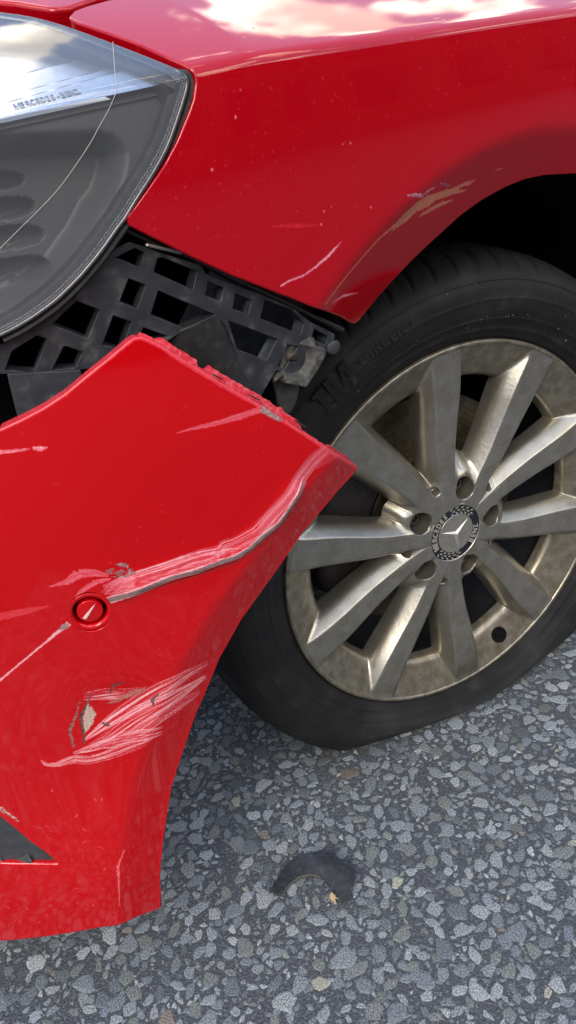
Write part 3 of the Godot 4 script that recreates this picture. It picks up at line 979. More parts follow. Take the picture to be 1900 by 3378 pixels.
# ---------------------------------------------------------------- headlight
func headlight() -> void:
	var g := node("headlight", car)
	var rim := mm(LENS_EDGE)
	var dom := rim.duplicate()
	for q in [Vector2(-0.50, -0.115), Vector2(-0.565, -0.085), Vector2(-0.60, -0.02), Vector2(-0.585, 0.06), Vector2(-0.53, 0.13), Vector2(-0.46, 0.165), Vector2(-0.39, 0.158)]:
		dom.append(q)
	var glass := mat(Color(0.95, 0.97, 1.0, 0.05), 0.03)
	glass.transparency = BaseMaterial3D.TRANSPARENCY_ALPHA
	var st := begin_st()
	panel(st, dom, [], body, 0.004)
	put(st, "lens", glass, g)
	# the moulded border of the lens with its fine ridges
	var line := dense(smooth(smooth(rim, false, -2.0), false, -2.0), 0.003, false)
	st = begin_st()
	strip(st, line, body, PackedVector2Array([Vector2(-0.001, -0.012), Vector2(-0.0012, -0.001), Vector2(0.0, 0.0005), Vector2(0.0010, 0.0006), Vector2(0.0016, 0.0002), Vector2(0.0024, 0.0005), Vector2(0.0032, 0.0002), Vector2(0.0040, 0.0005), Vector2(0.0048, 0.0002), Vector2(0.0070, 0.0002), Vector2(0.0080, 0.0001)]))
	var edge_m := mat(Color(0.34, 0.38, 0.42, 0.22), 0.24)
	edge_m.transparency = BaseMaterial3D.TRANSPARENCY_ALPHA
	put(st, "lens_rim", edge_m, g)
	var black := grainy(51, 0.03, [[0.0, grey(0.10)], [0.6, grey(0.15)], [1.0, Color(0.27, 0.26, 0.24)]], 6.0, 0.5)
	st = begin_st()
	strip(st, line, body, PackedVector2Array([Vector2(-0.0065, -0.02), Vector2(-0.006, -0.004), Vector2(-0.0045, -0.0022), Vector2(-0.0025, -0.0026), Vector2(-0.0012, -0.004), Vector2(0.0085, -0.006), Vector2(0.009, -0.02)]))
	put(st, "seal", black, g)
	# the dark bezel behind the lens, with its hollow and four scoops
	var plastic := grainy(52, 0.05, [[0.0, Color(0.20, 0.205, 0.21)], [1.0, Color(0.235, 0.24, 0.245)]], 6.0, 0.55)
	var low := PackedVector2Array()
	for q in dom:
		low.append(Vector2(q.x, minf(q.y, 0.004)))
	st = begin_st()
	panel(st, ccw(low), [], housing, 0.0016, 0.0, 0.0008)
	put(st, "bezel", plastic, g)
	# bright trim under the upper facet
	var trim := grainy(53, 0.03, [[0.0, Color(0.66, 0.69, 0.72)], [1.0, Color(0.78, 0.80, 0.82)]], 4.0, 0.22, 0.9)
	var up := PackedVector2Array()
	for q in dom:
		up.append(Vector2(q.x, maxf(q.y, 0.005)))
	st = begin_st()
	panel(st, ccw(up), [], trim_surface, 0.0018, 0.0, 0.0010)
	put(st, "trim", trim, g)
	st = begin_st()
	edge(st, dom, body, 0.0004, 0.035)
	put(st, "lens_wall", black, g)
	# maker's lettering moulded on the trim
	var word := node("lettering", g)
	var ink := mat(Color(0.46, 0.50, 0.55), 0.5)
	var s := "MERCEDES-BENZ"
	for i in s.length():
		var t := (i + 0.5) / s.length()
		var lx := lerpf(-0.3955, -0.357, t)
		var lv := lerpf(0.0150, 0.0175, t)
		var nn := surf_normal(trim_surface, lx, lv, 0.001)
		var p0 := trim_surface(lx, lv)
		var x := (trim_surface(lx + 0.002, lv + 0.00013) - p0).normalized()
		var y := nn.cross(x).normalized()
		put_mesh(text(s[i], 0.0062, 0.0003, 700), "letter", ink, word, Transform3D(Basis(x * 0.62, y, nn), p0 + nn * 0.0003))
	var pts := PackedVector3Array()  # thin pale curved line raised on the lens
	for q in dense(smooth(smooth(mm(LENS_CURVE), false, -1.0), false, -1.0), 0.004, false):
		pts.append(body(q.x, q.y) + surf_normal(body, q.x, q.y) * 0.0003)
	st = begin_st()
	ring_tube(st, pts, 0.0002)
	put(st, "pale_line", mat(Color(0.66, 0.66, 0.63), 0.5), g)

func trim_surface(x: float, v: float) -> Vector3:
	var n := surf_normal(body, x, v, 0.001)
	var d := 0.008
	for s in [0.022, 0.034, 0.060]:
		d += 0.0022 * smoothst(s, s + 0.003, v - 0.12 * (x + 0.4))
	return body(x, v) - n * d

func text(s: String, size: float, depth: float, weight := 700) -> TextMesh:
	var t := TextMesh.new()
	var f := SystemFont.new()
	f.font_names = PackedStringArray(["Droid Sans"])
	f.font_weight = weight
	t.font = f
	t.text = s
	t.font_size = 48
	t.pixel_size = size / 36.0
	t.depth = depth
	t.curve_step = 2.0
	return t

# ---------------------------------------------------------------- bumper
func bumper() -> void:
	var base := Color(0.735, 0.0, 0.035)
	var c := Canvas.new(-0.76, 0.08, -0.20, 0.66, 0.0005, base, 0.06)
	var n := FastNoiseLite.new()
	n.seed = 61
	n.frequency = 1.0
	n.fractal_octaves = 4
	# splash dirt, thicker low down on the skirt, in grains and drops
	for i in c.w:
		for j in c.h:
			var y := c.y0 + j * c.res
			var low := 1.0 if y < 0.27 else (0.55 if y < 0.33 else 0.25)
			var a := n.get_noise_2d(i * 0.012, j * 0.012) * 0.6 + n.get_noise_2d(i * 0.2, j * 0.16) * 0.6 + 0.05
			if a > 0.0:
				c.blend(i, j, Color(0.84, 0.19, 0.25), minf(a * 0.35, 0.22) * low, 0.22, 0.5)
	for i in 2600:
		var y := 0.09 + 0.5 * pow(rng.randf(), 2.2)
		c.spot(Vector2(rng.randf_range(-0.72, -0.25), y), rng.randf_range(0.0002, 0.0009), Color(0.92, 0.5, 0.52), rng.randf_range(0.05, 0.3))
	var pink := Color(0.93, 0.50, 0.56)
	var pale := Color(0.96, 0.74, 0.76)
	var dull := Color(0.42, 0.38, 0.37)
	# worn paint along the torn-off upper edge
	c.streak(mm(BUMPER_TOP), [0.001, 0.001, 0.0012, 0.003, 0.0025, 0.002, 0.0026, 0.003], Color(0.93, 0.42, 0.47), Color(0.88, 0.24, 0.30), 0.75, 700.0, 40.0, 0.4, 0.5, 0.3)
	c.streak(mm(B_ORANGE_LOW), [0.004, 0.007, 0.008, 0.004], Color(0.80, 0.26, 0.30), Color(0.90, 0.50, 0.54), 0.8, 700.0, 20.0, 0.5, 0.5, 0.8)
	var band := PackedVector2Array()
	for q in mm(B_BAND_LINE):
		band.append(q + Vector2(0.0003, -0.0016))
	c.streak(band, [0.008, 0.013, 0.012, 0.012, 0.013, 0.013, 0.012, 0.012, 0.010, 0.010, 0.011, 0.009], Color(0.72, 0.20, 0.25), Color(0.84, 0.36, 0.42), 0.42, 520.0, 9.0, 0.5, 0.45, 0.6)
	c.patch(mm(B_SMEAR), Color(0.74, 0.33, 0.36), Color(0.80, 0.20, 0.26), 0.6, 0.45, 0.42)
	c.bundle(band, [0.010, 0.015, 0.014, 0.014, 0.014, 0.014, 0.014, 0.013, 0.012, 0.011, 0.012, 0.010], 48, Color(0.84, 0.42, 0.48), Color(0.96, 0.78, 0.80), rng, 0.0002, 0.0009, 0.85)
	c.bundle(band, [0.010, 0.013, 0.013, 0.013, 0.013, 0.013, 0.014, 0.014, 0.012, 0.011, 0.012, 0.010], 22, Color(0.62, 0.28, 0.32), Color(0.72, 0.30, 0.34), rng, 0.0004, 0.0012, 0.7)
	c.streak(mm(B_GOUGE), [0.005, 0.0055, 0.0045, 0.0045, 0.0045, 0.004, 0.0045, 0.0055, 0.007, 0.007, 0.006, 0.003, 0.001], dull, Color(0.52, 0.46, 0.44), 0.95, 700.0, 160.0, 0.75, 0.15)
	var lower := PackedVector2Array()
	var upper := PackedVector2Array()
	for q in mm(B_GOUGE):
		lower.append(q + Vector2(0.0006, -0.0022))
		upper.append(q + Vector2(-0.0008, 0.0026))
	c.streak(lower, [0.0008, 0.0013, 0.0007, 0.0012, 0.0006], pale, pink, 0.9, 1500.0, 60.0, 0.5, 0.55)
	c.streak(upper, [0.0010, 0.0014, 0.0008, 0.0012, 0.0008], Color(0.96, 0.80, 0.82), pink, 0.9, 1500.0, 60.0, 0.5, 0.6)
	c.streak(mm(B_UPPER), [0.0008, 0.0026, 0.0034, 0.0046, 0.004], Color(0.90, 0.50, 0.55), Color(0.84, 0.24, 0.30), 0.9, 800.0, 25.0, 0.45, 0.42, 0.2)
	c.streak(mm(B_TORN), [0.004, 0.005, 0.002], dull, Color(0.7, 0.6, 0.58), 0.9, 500.0, 200.0, 0.7, 0.3)
	c.streak(mm(B_LEFT_A), [0.003, 0.0026, 0.002, 0.0008], pale, Color(0.88, 0.35, 0.42), 0.85, 900.0, 30.0)
	c.streak(mm(B_LEFT_B), [0.002, 0.0034, 0.0006], pale, Color(0.88, 0.35, 0.42), 0.85, 900.0, 30.0)
	c.streak(mm(B_SCRAP_A), [0.0008, 0.004, 0.0075, 0.006, 0.002], Color(0.95, 0.70, 0.74), Color(0.84, 0.2, 0.27), 0.9, 600.0, 30.0, 0.45, 0.45, 0.5)
	c.streak(mm(B_SCRAP_B), [0.001, 0.0034, 0.004, 0.002], Color(0.92, 0.56, 0.60), Color(0.86, 0.25, 0.33), 0.85, 700.0, 25.0)
	var crumb := mm(B_SCRAP_A)[4] + Vector2(0.008, -0.0005)
	for p in [[-0.006, 0.004, 0.004], [-0.001, 0.0, 0.005], [0.004, 0.005, 0.004], [0.006, -0.001, 0.0045], [0.001, 0.006, 0.003]]:
		var blob := PackedVector2Array()
		for k in 9:
			blob.append(crumb + Vector2(p[0], p[1]) + Vector2(cos(k * 0.7), sin(k * 0.7)) * p[2] * rng.randf_range(0.35, 0.9))
		c.patch(blob, Color(0.78, 0.52, 0.52), Color(0.40, 0.24, 0.24), 0.85, 0.5, 0.62, 0.0015, 1100.0)
	c.streak(PackedVector2Array([crumb + Vector2(-0.002, 0.008), crumb + Vector2(0.004, 0.006), crumb + Vector2(0.006, 0.0), crumb + Vector2(0.003, -0.004), crumb + Vector2(-0.006, -0.001)]), [0.0006, 0.0016, 0.0008, 0.0016, 0.0006], Color(0.30, 0.2, 0.2), Color(0.85, 0.68, 0.68), 0.85, 900.0, 300.0, 0.6, 0.3)
	c.streak(mm(B_DIAG), [0.0016, 0.0015, 0.0014, 0.0016, 0.004], Color(0.93, 0.66, 0.70), Color(0.95, 0.78, 0.8), 0.9, 1200.0, 40.0, 0.5, 0.35)
	c.streak(mm(B_DIAG).slice(3), [0.002, 0.0055, 0.001], dull, Color(0.7, 0.5, 0.5), 0.9, 500.0, 120.0, 0.7, 0.3)
	c.streak(mm(B_STREAK_L), [0.0065, 0.006, 0.005, 0.001], Color(0.88, 0.36, 0.38), Color(0.82, 0.20, 0.24), 0.8, 700.0, 15.0, 0.5, 0.5, 0.5)
	# the mess of rubs and flakes low on the corner
	var k2 := 0
	for q in [[B_MESS_A, [0.006, 0.012, 0.016, 0.018, 0.014, 0.008, 0.002], 46], [B_MESS_B, [0.004, 0.012, 0.016, 0.020, 0.018, 0.010], 40], [B_MESS_C, [0.006, 0.014, 0.014, 0.012, 0.006], 26], [B_MESS_D, [0.012, 0.016, 0.016, 0.010, 0.004], 34], [B_MESS_E, [0.008, 0.012, 0.012, 0.010, 0.009, 0.009, 0.006, 0.002], 34], [B_MESS_F, [0.010, 0.012, 0.010, 0.004], 22]]:
		k2 += 1
		var soft: Array = q[1].map(func(v): return v * 0.8)
		c.streak(mm(q[0]), soft, Color(0.80, 0.28, 0.34) if k2 < 6 else Color(0.68, 0.34, 0.33), Color(0.86, 0.42, 0.48), 0.4, 500.0, 6.0, 0.5, 0.5, 1.0, k2 * 17.0)
		c.bundle(mm(q[0]), q[1], q[2], Color(0.90, 0.54, 0.58), Color(0.97, 0.84, 0.83), rng, 0.0002, 0.0011, 0.9)
	c.patch(mm(B_FLAKE_A), Color(0.80, 0.74, 0.68), Color(0.68, 0.58, 0.52), 0.95, 0.4, 0.8)
	c.patch(mm(B_FLAKE_B), Color(0.70, 0.55, 0.50), Color(0.36, 0.26, 0.25), 0.9, 0.4, 0.7)
	c.patch(mm(B_FLAKE_C), Color(0.74, 0.52, 0.46), Color(0.62, 0.30, 0.28), 0.85, 0.4, 0.7)
	for q in [B_DARK_A, B_DARK_B, B_DARK_C, B_DARK_D]:
		c.streak(mm(q), [0.0008, 0.0024, 0.0014], Color(0.24, 0.16, 0.15), Color(0.5, 0.34, 0.32), 0.9, 700.0, 160.0, 0.7, 0.2)
	c.streak(mm(B_GRILLE_SCR), [0.004, 0.003, 0.0022, 0.0016], Color(0.93, 0.78, 0.74), Color(0.5, 0.3, 0.28), 0.9, 500.0, 250.0)
	for p in mm(B_SPOTS):
		c.crescent(p, rng.randf_range(0.0015, 0.005), rng.randf() * TAU, Color(0.95, 0.55, 0.57), 0.16)
	# a buckle line beside the arch on the skirt
	c.streak(PackedVector2Array([Vector2(-0.488, 0.205), Vector2(-0.497, 0.19), Vector2(-0.502, 0.165), Vector2(-0.507, 0.14)]), [0.0012, 0.0022, 0.0014, 0.0006], Color(0.95, 0.62, 0.62), Color(0.88, 0.3, 0.34), 0.8, 900.0, 120.0, 0.4, 0.62)
	var m := c.material(0.06)

	var top := mm(BUMPER_TOP)
	var arch := mm(BUMPER_ARCH)
	var bottom := mm(BUMPER_BOTTOM)
	var round_ := PackedVector2Array()
	for q in rev(bottom):
		round_.append(q)
	for q in rev(arch).slice(1):
		round_.append(q)
	for q in rev(top).slice(1):
		round_.append(q)
	var dom := round_.duplicate()
	for q in [Vector2(-0.52, 0.572), Vector2(-0.60, 0.555), Vector2(-0.72, 0.545), Vector2(-0.75, 0.50), Vector2(-0.75, 0.10), Vector2(-0.68, 0.108)]:
		dom.append(q)
	var grille := mm(GRILLE)
	for q in [Vector2(-0.66, 0.185), Vector2(-0.70, 0.21), Vector2(-0.70, 0.30), Vector2(-0.66, 0.30)]:
		grille.append(q)
	var tow := PackedVector2Array()
	for k in 40:
		var w := TAU * k / 40
		tow.append(Vector2(-0.456 + 0.0138 * cos(w), 0.4414 + 0.0171 * sin(w)))
	var st := begin_st()
	panel(st, dom, [grille, tow], bumper_surface, 0.004)
	var upper_line := PackedVector2Array()
	for q in rev(arch).slice(1):
		upper_line.append(q)
	for q in rev(top).slice(1):
		upper_line.append(q)
	edge(st, upper_line, bumper_surface, 0.0012, 0.013, false)
	edge(st, rev(bottom), bumper_surface, 0.007, 0.02, false, false, 0.0, 0.004, 0.05)
	edge(st, grille, bumper_surface, 0.003, 0.02, true, true)
	edge(st, tow, bumper_surface, 0.0008, 0.006, true, true)
	var b := put(st, "bumper", m, car)
	# round tow-eye cover: a dished ring and a centre disc
	var plain := mat(base, 0.12)
	var mid := bumper_surface(-0.456, 0.4414)
	var nn := surf_normal(bumper_surface, -0.456, 0.4414)
	var xx := Vector3.UP.cross(nn).normalized()
	var xf := Transform3D(Basis(xx, nn.cross(xx), nn), mid)
	st = begin_st()
	lathe(st, PackedVector2Array([Vector2(0.0154, -0.006), Vector2(0.0154, -0.0008), Vector2(0.0148, 0.0), Vector2(0.0135, -0.0002), Vector2(0.0118, -0.0012), Vector2(0.0114, -0.0030), Vector2(0.0112, -0.007)]), 48)
	put_mesh(st.commit(), "tow_cover_ring", plain, b, xf)
	st = begin_st()
	lathe(st, PackedVector2Array([Vector2(0.0090, -0.006), Vector2(0.0090, -0.0016), Vector2(0.0084, -0.0009), Vector2(0.006, -0.0006), Vector2(0.0, -0.0005)]), 40)
	put_mesh(st.commit(), "tow_cover", plain, b, xf)
	st = begin_st()
	lathe(st, PackedVector2Array([Vector2(0.018, -0.008), Vector2(0.0, -0.008)]), 24)
	put_mesh(st.commit(), "tow_cover_socket", mat(grey(0.04), 0.9, 0.0, 0.1), b, xf)
	st = begin_st()
	var fl := PackedVector2Array([Vector2(-0.006, -0.0035), Vector2(-0.002, 0.0), Vector2(0.005, 0.0055), Vector2(0.0005, 0.0005), Vector2(-0.004, -0.0045)])
	var lift := func(x: float, y: float) -> Vector3: return xf * Vector3(x, y, -0.0001 + 0.0006 * sin((x + 0.006) * 280.0))
	panel(st, fl, [], lift, 0.0012)
	edge(st, fl, lift, 0.0002, 0.0003)
	put(st, "paint_flake", mat(Color(0.93, 0.72, 0.72), 0.4), b)
	# the black insert of the lower opening, with slanting vanes
	var black := grainy(63, 0.04, [[0.0, Color(0.18, 0.19, 0.20)], [0.7, Color(0.25, 0.26, 0.27)], [1.0, Color(0.36, 0.36, 0.36)]], 5.0, 0.5)
	var back := func(x: float, y: float) -> Vector3: return bumper_surface(x, y) - Vector3(0.0, 0.0, 0.005)
	st = begin_st()
	var g2 := PackedVector2Array()
	for q in ccw(grille):
		g2.append(q)
	panel(st, g2, [], back, 0.006)
	put(st, "lower_grille", black, b)
	for k in 6:
		var cx := -0.665 + 0.019 * k
		var ln := PackedVector2Array([Vector2(cx - 0.02, 0.194), Vector2(cx + 0.004, 0.202), Vector2(cx + 0.020, 0.210)])
		st = begin_st()
		strip(st, ln, back, PackedVector2Array([Vector2(-0.008, -0.0004), Vector2(-0.001, 0.0030), Vector2(0.0, 0.0030), Vector2(0.0008, -0.0004)]))
		put(st, "grille_vane", black, b)
	# dark plates laid on the upper flange for the shade in its slots
	for s in [[Vector2(-0.3423, 0.5817), Vector2(-0.3370, 0.5769)], [Vector2(-0.3211, 0.5612), Vector2(-0.3150, 0.5558)], [Vector2(-0.2912, 0.5329), Vector2(-0.2850, 0.5262)]]:
		var p0 := bumper_surface(s[0].x, s[0].y)
		var p1 := bumper_surface(s[1].x, s[1].y)
		var d := (p1 - p0).normalized()
		var nz := surf_normal(bumper_surface, s[0].x, s[0].y)
		var o := nz.cross(d).normalized()
		if o.y < 0.0:
			o = -o
		var bs := Basis(d, o, d.cross(o))
		st = begin_st()
		block(st, bs, (p0 + p1) * 0.5 - nz * 0.0075 + o * 0.0014, Vector3(p0.distance_to(p1), 0.0009, 0.0032), 0.0003)
		put(st, "slot_shade", mat(grey(0.16), 0.6), b)
	# the torn upper flange: a thin lip of changing height
	st = begin_st()
	var lip := dense(mm(BUMPER_TOP).slice(8), 0.0015, false)
	var ln2 := FastNoiseLite.new()
	ln2.seed = 14
	ln2.frequency = 1.0
	var rows := []
	for i in lip.size():
		var q := lip[i]
		var p := bumper_surface(q.x, q.y)
		var nz := surf_normal(bumper_surface, q.x, q.y)
		var d := (bumper_surface(lip[mini(i + 1, lip.size() - 1)].x, lip[mini(i + 1, lip.size() - 1)].y) - bumper_surface(lip[maxi(i - 1, 0)].x, lip[maxi(i - 1, 0)].y)).normalized()
		var o := nz.cross(d).normalized()
		if o.y < 0.0:
			o = -o
		var x := q.x
		var hgt := 0.0016
		hgt += 0.0030 * smoothst(-0.374, -0.370, x) * smoothst(-0.350, -0.353, x)
		hgt += 0.0042 * smoothst(-0.3475, -0.3465, x) * smoothst(-0.300, -0.306, x)
		hgt += 0.0040 * smoothst(-0.304, -0.303, x) * smoothst(-0.285, -0.292, x)
		hgt += 0.0007 * ln2.get_noise_1d(i * 0.25) + 0.0006 * ln2.get_noise_1d(i * 0.9)
		var in_ := 0.0125 + 0.0012 * ln2.get_noise_1d(i * 0.12 + 50.0)
		rows.append([p - nz * 0.004 + o * 0.0011, p - nz * in_ + o * 0.0012, p - nz * (in_ - 0.0006) + o * (0.0012 + hgt), p - nz * (in_ + 0.0012) + o * (0.0012 + hgt), p - nz * (in_ + 0.0012), o, nz])
	for i in rows.size() - 1:
		var A: Array = rows[i]
		var B: Array = rows[i + 1]
		var ns := [A[5], A[6], A[5], -A[6]]
		for k in 4:
			quad(st, [A[k], B[k], B[k + 1], A[k + 1]], [ns[k], ns[k], ns[k], ns[k]], [Vector2.ZERO, Vector2.RIGHT, Vector2.ONE, Vector2.DOWN])
	put(st, "upper_flange", grainy(64, 0.05, [[0.0, Color(0.72, 0.05, 0.10)], [0.5, Color(0.80, 0.22, 0.28)], [0.75, Color(0.86, 0.42, 0.46)], [1.0, Color(0.55, 0.36, 0.36)]], 8.0, 0.4), b)

# ---------------------------------------------------------------- behind the torn bumper
func bracket() -> void:
	var m := grainy(71, 0.018, [[0.0, Color(0.12, 0.13, 0.15)], [0.5, Color(0.165, 0.175, 0.195)], [0.72, Color(0.23, 0.24, 0.25)], [1.0, Color(0.42, 0.42, 0.40)]], 5.0, 0.5)
	var dom := mm(BRACKET)
	var holes := []
	for a in [BRACKET_HOLE_0, BRACKET_HOLE_1, BRACKET_HOLE_2, BRACKET_HOLE_3, BRACKET_HOLE_4, BRACKET_HOLE_5, BRACKET_HOLE_6, BRACKET_HOLE_7, BRACKET_HOLE_8, BRACKET_HOLE_9, BRACKET_HOLE_10, BRACKET_HOLE_11, BRACKET_HOLE_12, BRACKET_HOLE_13, BRACKET_HOLE_14]:
		holes.append(ccw(mm(a)))
	holes.append(ccw(mm(DUCT)))
	var st := begin_st()
	panel(st, dom, holes, bracket_surface, 0.005)
	edge(st, dom, bracket_surface, 0.0007, 0.012)
	for h in holes:
		edge(st, h, bracket_surface, 0.0007, 0.012, true, true)
	var b := put(st, "bumper_bracket", m, car)
	var dusty := grainy(72, 0.02, [[0.0, Color(0.15, 0.15, 0.15)], [0.45, Color(0.24, 0.24, 0.23)], [0.75, Color(0.36, 0.355, 0.33)], [1.0, Color(0.48, 0.47, 0.43)]], 8.0, 0.75)
	# the holder at its rear end, a cup with a slotted screw
	var cup_f := func(x: float, y: float) -> Vector3:
		var o := Vector2(x + 0.2464, y - 0.5558).length()
		return Vector3(x, y, plan(x) - 0.003 - 0.010 * smoothst(0.016, 0.009, o))
	var cup := mm(CUP)
	st = begin_st()
	panel(st, cup, [], cup_f, 0.0025)
	edge(st, cup, cup_f, 0.0012, 0.009)
	put(st, "screw_holder", dusty, b)
	var sx := Transform3D(Basis(Vector3(0.95, -0.2, 0.25).normalized(), 0.5).orthonormalized(), cup_f.call(-0.2464, 0.5558) + Vector3(0, 0, 0.001))
	st = begin_st()
	lathe(st, PackedVector2Array([Vector2(0.0052, -0.004), Vector2(0.0052, 0.0014), Vector2(0.0045, 0.0022), Vector2(0.0, 0.0026)]), 24)
	put_mesh(st.commit(), "screw", mat(Color(0.30, 0.27, 0.24), 0.55, 0.4), b, sx)
	st = begin_st()
	block(st, Basis(Vector3(0, 0, 1), -0.6), Vector3(0, 0, 0.0025), Vector3(0.0098, 0.0016, 0.0010), 0.0002)
	put_mesh(st.commit(), "screw_slot", mat(Color(0.10, 0.08, 0.07), 0.8), b, sx)
	st = begin_st()
	var knob := PackedVector2Array()
	for k in 16:
		knob.append(Vector2(-0.2144, 0.5565) + Vector2(cos(TAU * k / 16) * 0.0062, sin(TAU * k / 16) * 0.0048))
	var knob_f := func(x: float, y: float) -> Vector3: return Vector3(x, y, plan(x) + 0.002 - 60.0 * pow(Vector2(x + 0.2144, y - 0.5565).length(), 2.0))
	panel(st, knob, [], knob_f, 0.002)
	edge(st, knob, knob_f, 0.001, 0.012)
	put(st, "bracket_stop", m, b)
	# loose flap below
	var flap := mm(TAB)
	var flap_f := func(x: float, y: float) -> Vector3: return Vector3(x, y, plan(x) - 0.004 + 0.10 * (0.6 - y))
	st = begin_st()
	panel(st, flap, [], flap_f, 0.005)
	edge(st, flap, flap_f, 0.0008, 0.002)
	put(st, "flap", m, b)

func inner_parts() -> void:
	var black := grainy(81, 0.03, [[0.0, grey(0.06)], [0.5, grey(0.10)], [1.0, Color(0.19, 0.18, 0.165)]], 4.0, 0.7)
	var dark := mat(grey(0.06), 0.9, 0.0, 0.12)
	black.metallic_specular = 0.15
	# duct bulging behind the bracket
	var duct := mm(DUCT)
	var ridge := PackedVector2Array([Vector2(-0.318, 0.604), Vector2(-0.312, 0.58), Vector2(-0.300, 0.545)])
	var duct_f := func(x: float, y: float) -> Vector3:
		var d := seg_dist(Vector2(x, y), ridge)
		return Vector3(x, y, plan(x) - 0.030 + 0.024 * exp(-pow(d / 0.034, 2.0)))
	var st := begin_st()
	panel(st, duct, [], duct_f, 0.004)
	edge(st, duct, duct_f, 0.0012, 0.006)
	put(st, "air_duct", grainy(82, 0.03, [[0.0, grey(0.08)], [0.6, grey(0.13)], [1.0, Color(0.26, 0.25, 0.22)]], 6.0, 0.55), car)
	var ear := mm(EAR)
	var ear_f := func(x: float, y: float) -> Vector3: return Vector3(x, y, plan(x) - 0.016 - 0.2 * absf(x + 0.245))
	st = begin_st()
	panel(st, ear, [], ear_f, 0.004)
	edge(st, ear, ear_f, 0.001, 0.003)
	put(st, "liner_tongue", grainy(83, 0.03, [[0.0, grey(0.15)], [1.0, grey(0.26)]], 6.0, 0.6), car)
	# black rail under the fender's lower edge
	st = begin_st()
	strip(st, mm(STRIP), bracket_surface, PackedVector2Array([Vector2(-0.0012, -0.012), Vector2(-0.0012, 0.001), Vector2(0.0, 0.0026), Vector2(0.0016, 0.0022), Vector2(0.0024, 0.0), Vector2(0.0024, -0.012)]))
	put(st, "seam_rail", grainy(84, 0.04, [[0.0, grey(0.07)], [0.7, grey(0.12)], [1.0, grey(0.24)]], 7.0, 0.45), car)
	st = begin_st()
	block(st, Basis(Vector3(0, 0, 1), -0.42), Vector3(-0.3335, 0.6565, plan(-0.3335) - 0.004), Vector3(0.026, 0.0022, 0.003), 0.0006)
	put(st, "retaining_clip", mat(Color(0.62, 0.62, 0.60), 0.35, 0.7), car)
	# front wall of the wheel arch, the liner and a black sheet added to keep the space behind the lamp dark
	st = begin_st()
	lathe(st, PackedVector2Array([Vector2(0.374, 0.034), Vector2(0.372, 0.036), Vector2(0.372, -0.33), Vector2(0.05, -0.34)]), 90, true, deg_to_rad(-58), deg_to_rad(173))
	put(st, "wheel_arch_liner", black, car, Vector3(0.0129, 0.2788, 0))
	var inner_f := func(x: float, y: float) -> Vector3: return Vector3(x, y, plan(x) - 0.10)
	st = begin_st()
	var inner := PackedVector2Array([Vector2(-0.74, 0.16), Vector2(-0.44, 0.16), Vector2(-0.40, 0.40), Vector2(-0.36, 0.50), Vector2(-0.27, 0.60), Vector2(-0.15, 0.69), Vector2(-0.1, 0.74), Vector2(-0.5, 0.74), Vector2(-0.74, 0.6)])
	panel(st, inner, [], inner_f, 0.02)
	put(st, "dark_backing", dark, car)
	st = begin_st()
	block(st, Basis.IDENTITY, Vector3(0.45, 0.21, -0.95), Vector3(2.4, 0.03, 1.2), 0.005)
	put(st, "underbody", dark, car)
	st = begin_st()
	block(st, Basis.IDENTITY, Vector3(-0.57, 0.165, -0.32), Vector3(0.30, 0.008, 0.50), 0.002)  # unseen plate added to darken the ground behind the bumper
	put(st, "added_shade_plate", dark, car)
	st = begin_st()
	block(st, Basis.IDENTITY, Vector3(1.05, 0.2, -0.1), Vector3(1.25, 0.12, 0.26), 0.02)
	put(st, "sill", mat(red(), 0.2), car)

# ---------------------------------------------------------------- wheel
const HUB := 0.25
const NOTCH := 38.0      # degrees of the first notch between a pair of spokes

func wheel_height(r: float, ph: float) -> Array:     # ph: angle from the nearest notch; returns height and which piece is on top
	var pc := deg_to_rad(lerpf(14.2, 18.0, smoothst(0.06, 0.19, r)))
	var side := absf(ph) - pc
	var t := r * sin(side)
	var half := lerpf(0.0095, 0.0186, clampf((r - 0.07) / 0.153, 0.0, 1.0))
	var u := absf(t) - half
	var face := -0.006 + 0.006 * smoothst(0.12, 0.222, r) + 0.003 * sin(PI * clampf((r - 0.06) / 0.16, 0.0, 1.0))
	var drop := 0.0
	if u > -0.002:
		var q := smax0(u, 0.0005)
		drop = 1.35 * q + 8.0 * smax0(q - 0.0112, 0.0015)
	var spoke := face - drop
	# the dished ring between the spokes
	var ring := 0.0005 - (0.2235 - r) * 0.52 - 6.0 * smax0(0.184 - r, 0.002)
	# the hub: flat round the cap, falling away outside the bolt circle
	var hub := -0.006 - 1.5 * smax0(r - (0.068 + 0.008 * smoothst(deg_to_rad(20), deg_to_rad(36), absf(ph))), 0.007)
	var top := spoke
	var which := 0
	if ring > top:
		top = ring
		which = 1
	if hub > top:
		top = hub
		which = 2
	# rounded inner corners where the pieces meet
	var k := 0.012
	var a := maxf(spoke, hub)
	var b := minf(spoke, hub)
	var m1 := a + k * 0.25 * pow(maxf(0.0, 1.0 - (a - b) / k), 2.0)
	k = 0.004
	var c := maxf(m1, ring)
	var d := minf(m1, ring)
	var hgt := c + k * 0.25 * pow(maxf(0.0, 1.0 - (c - d) / k), 2.0)
	# notch between the pair, and the bolt's seat between the pairs
	var nq := Vector2(r - 0.0665, r * ph).length()
	hgt -= 0.010 * smoothst(0.0052, 0.0034, nq)
	var bq := Vector2(r * cos(absf(ph) - PI / 5.0) - 0.056, r * sin(absf(ph) - PI / 5.0)).length()
	if bq < 0.0142:
		hgt = minf(hgt, lerpf(-0.030, hgt, smoothst(0.0112, 0.0138, bq)))
	return [hgt, which]

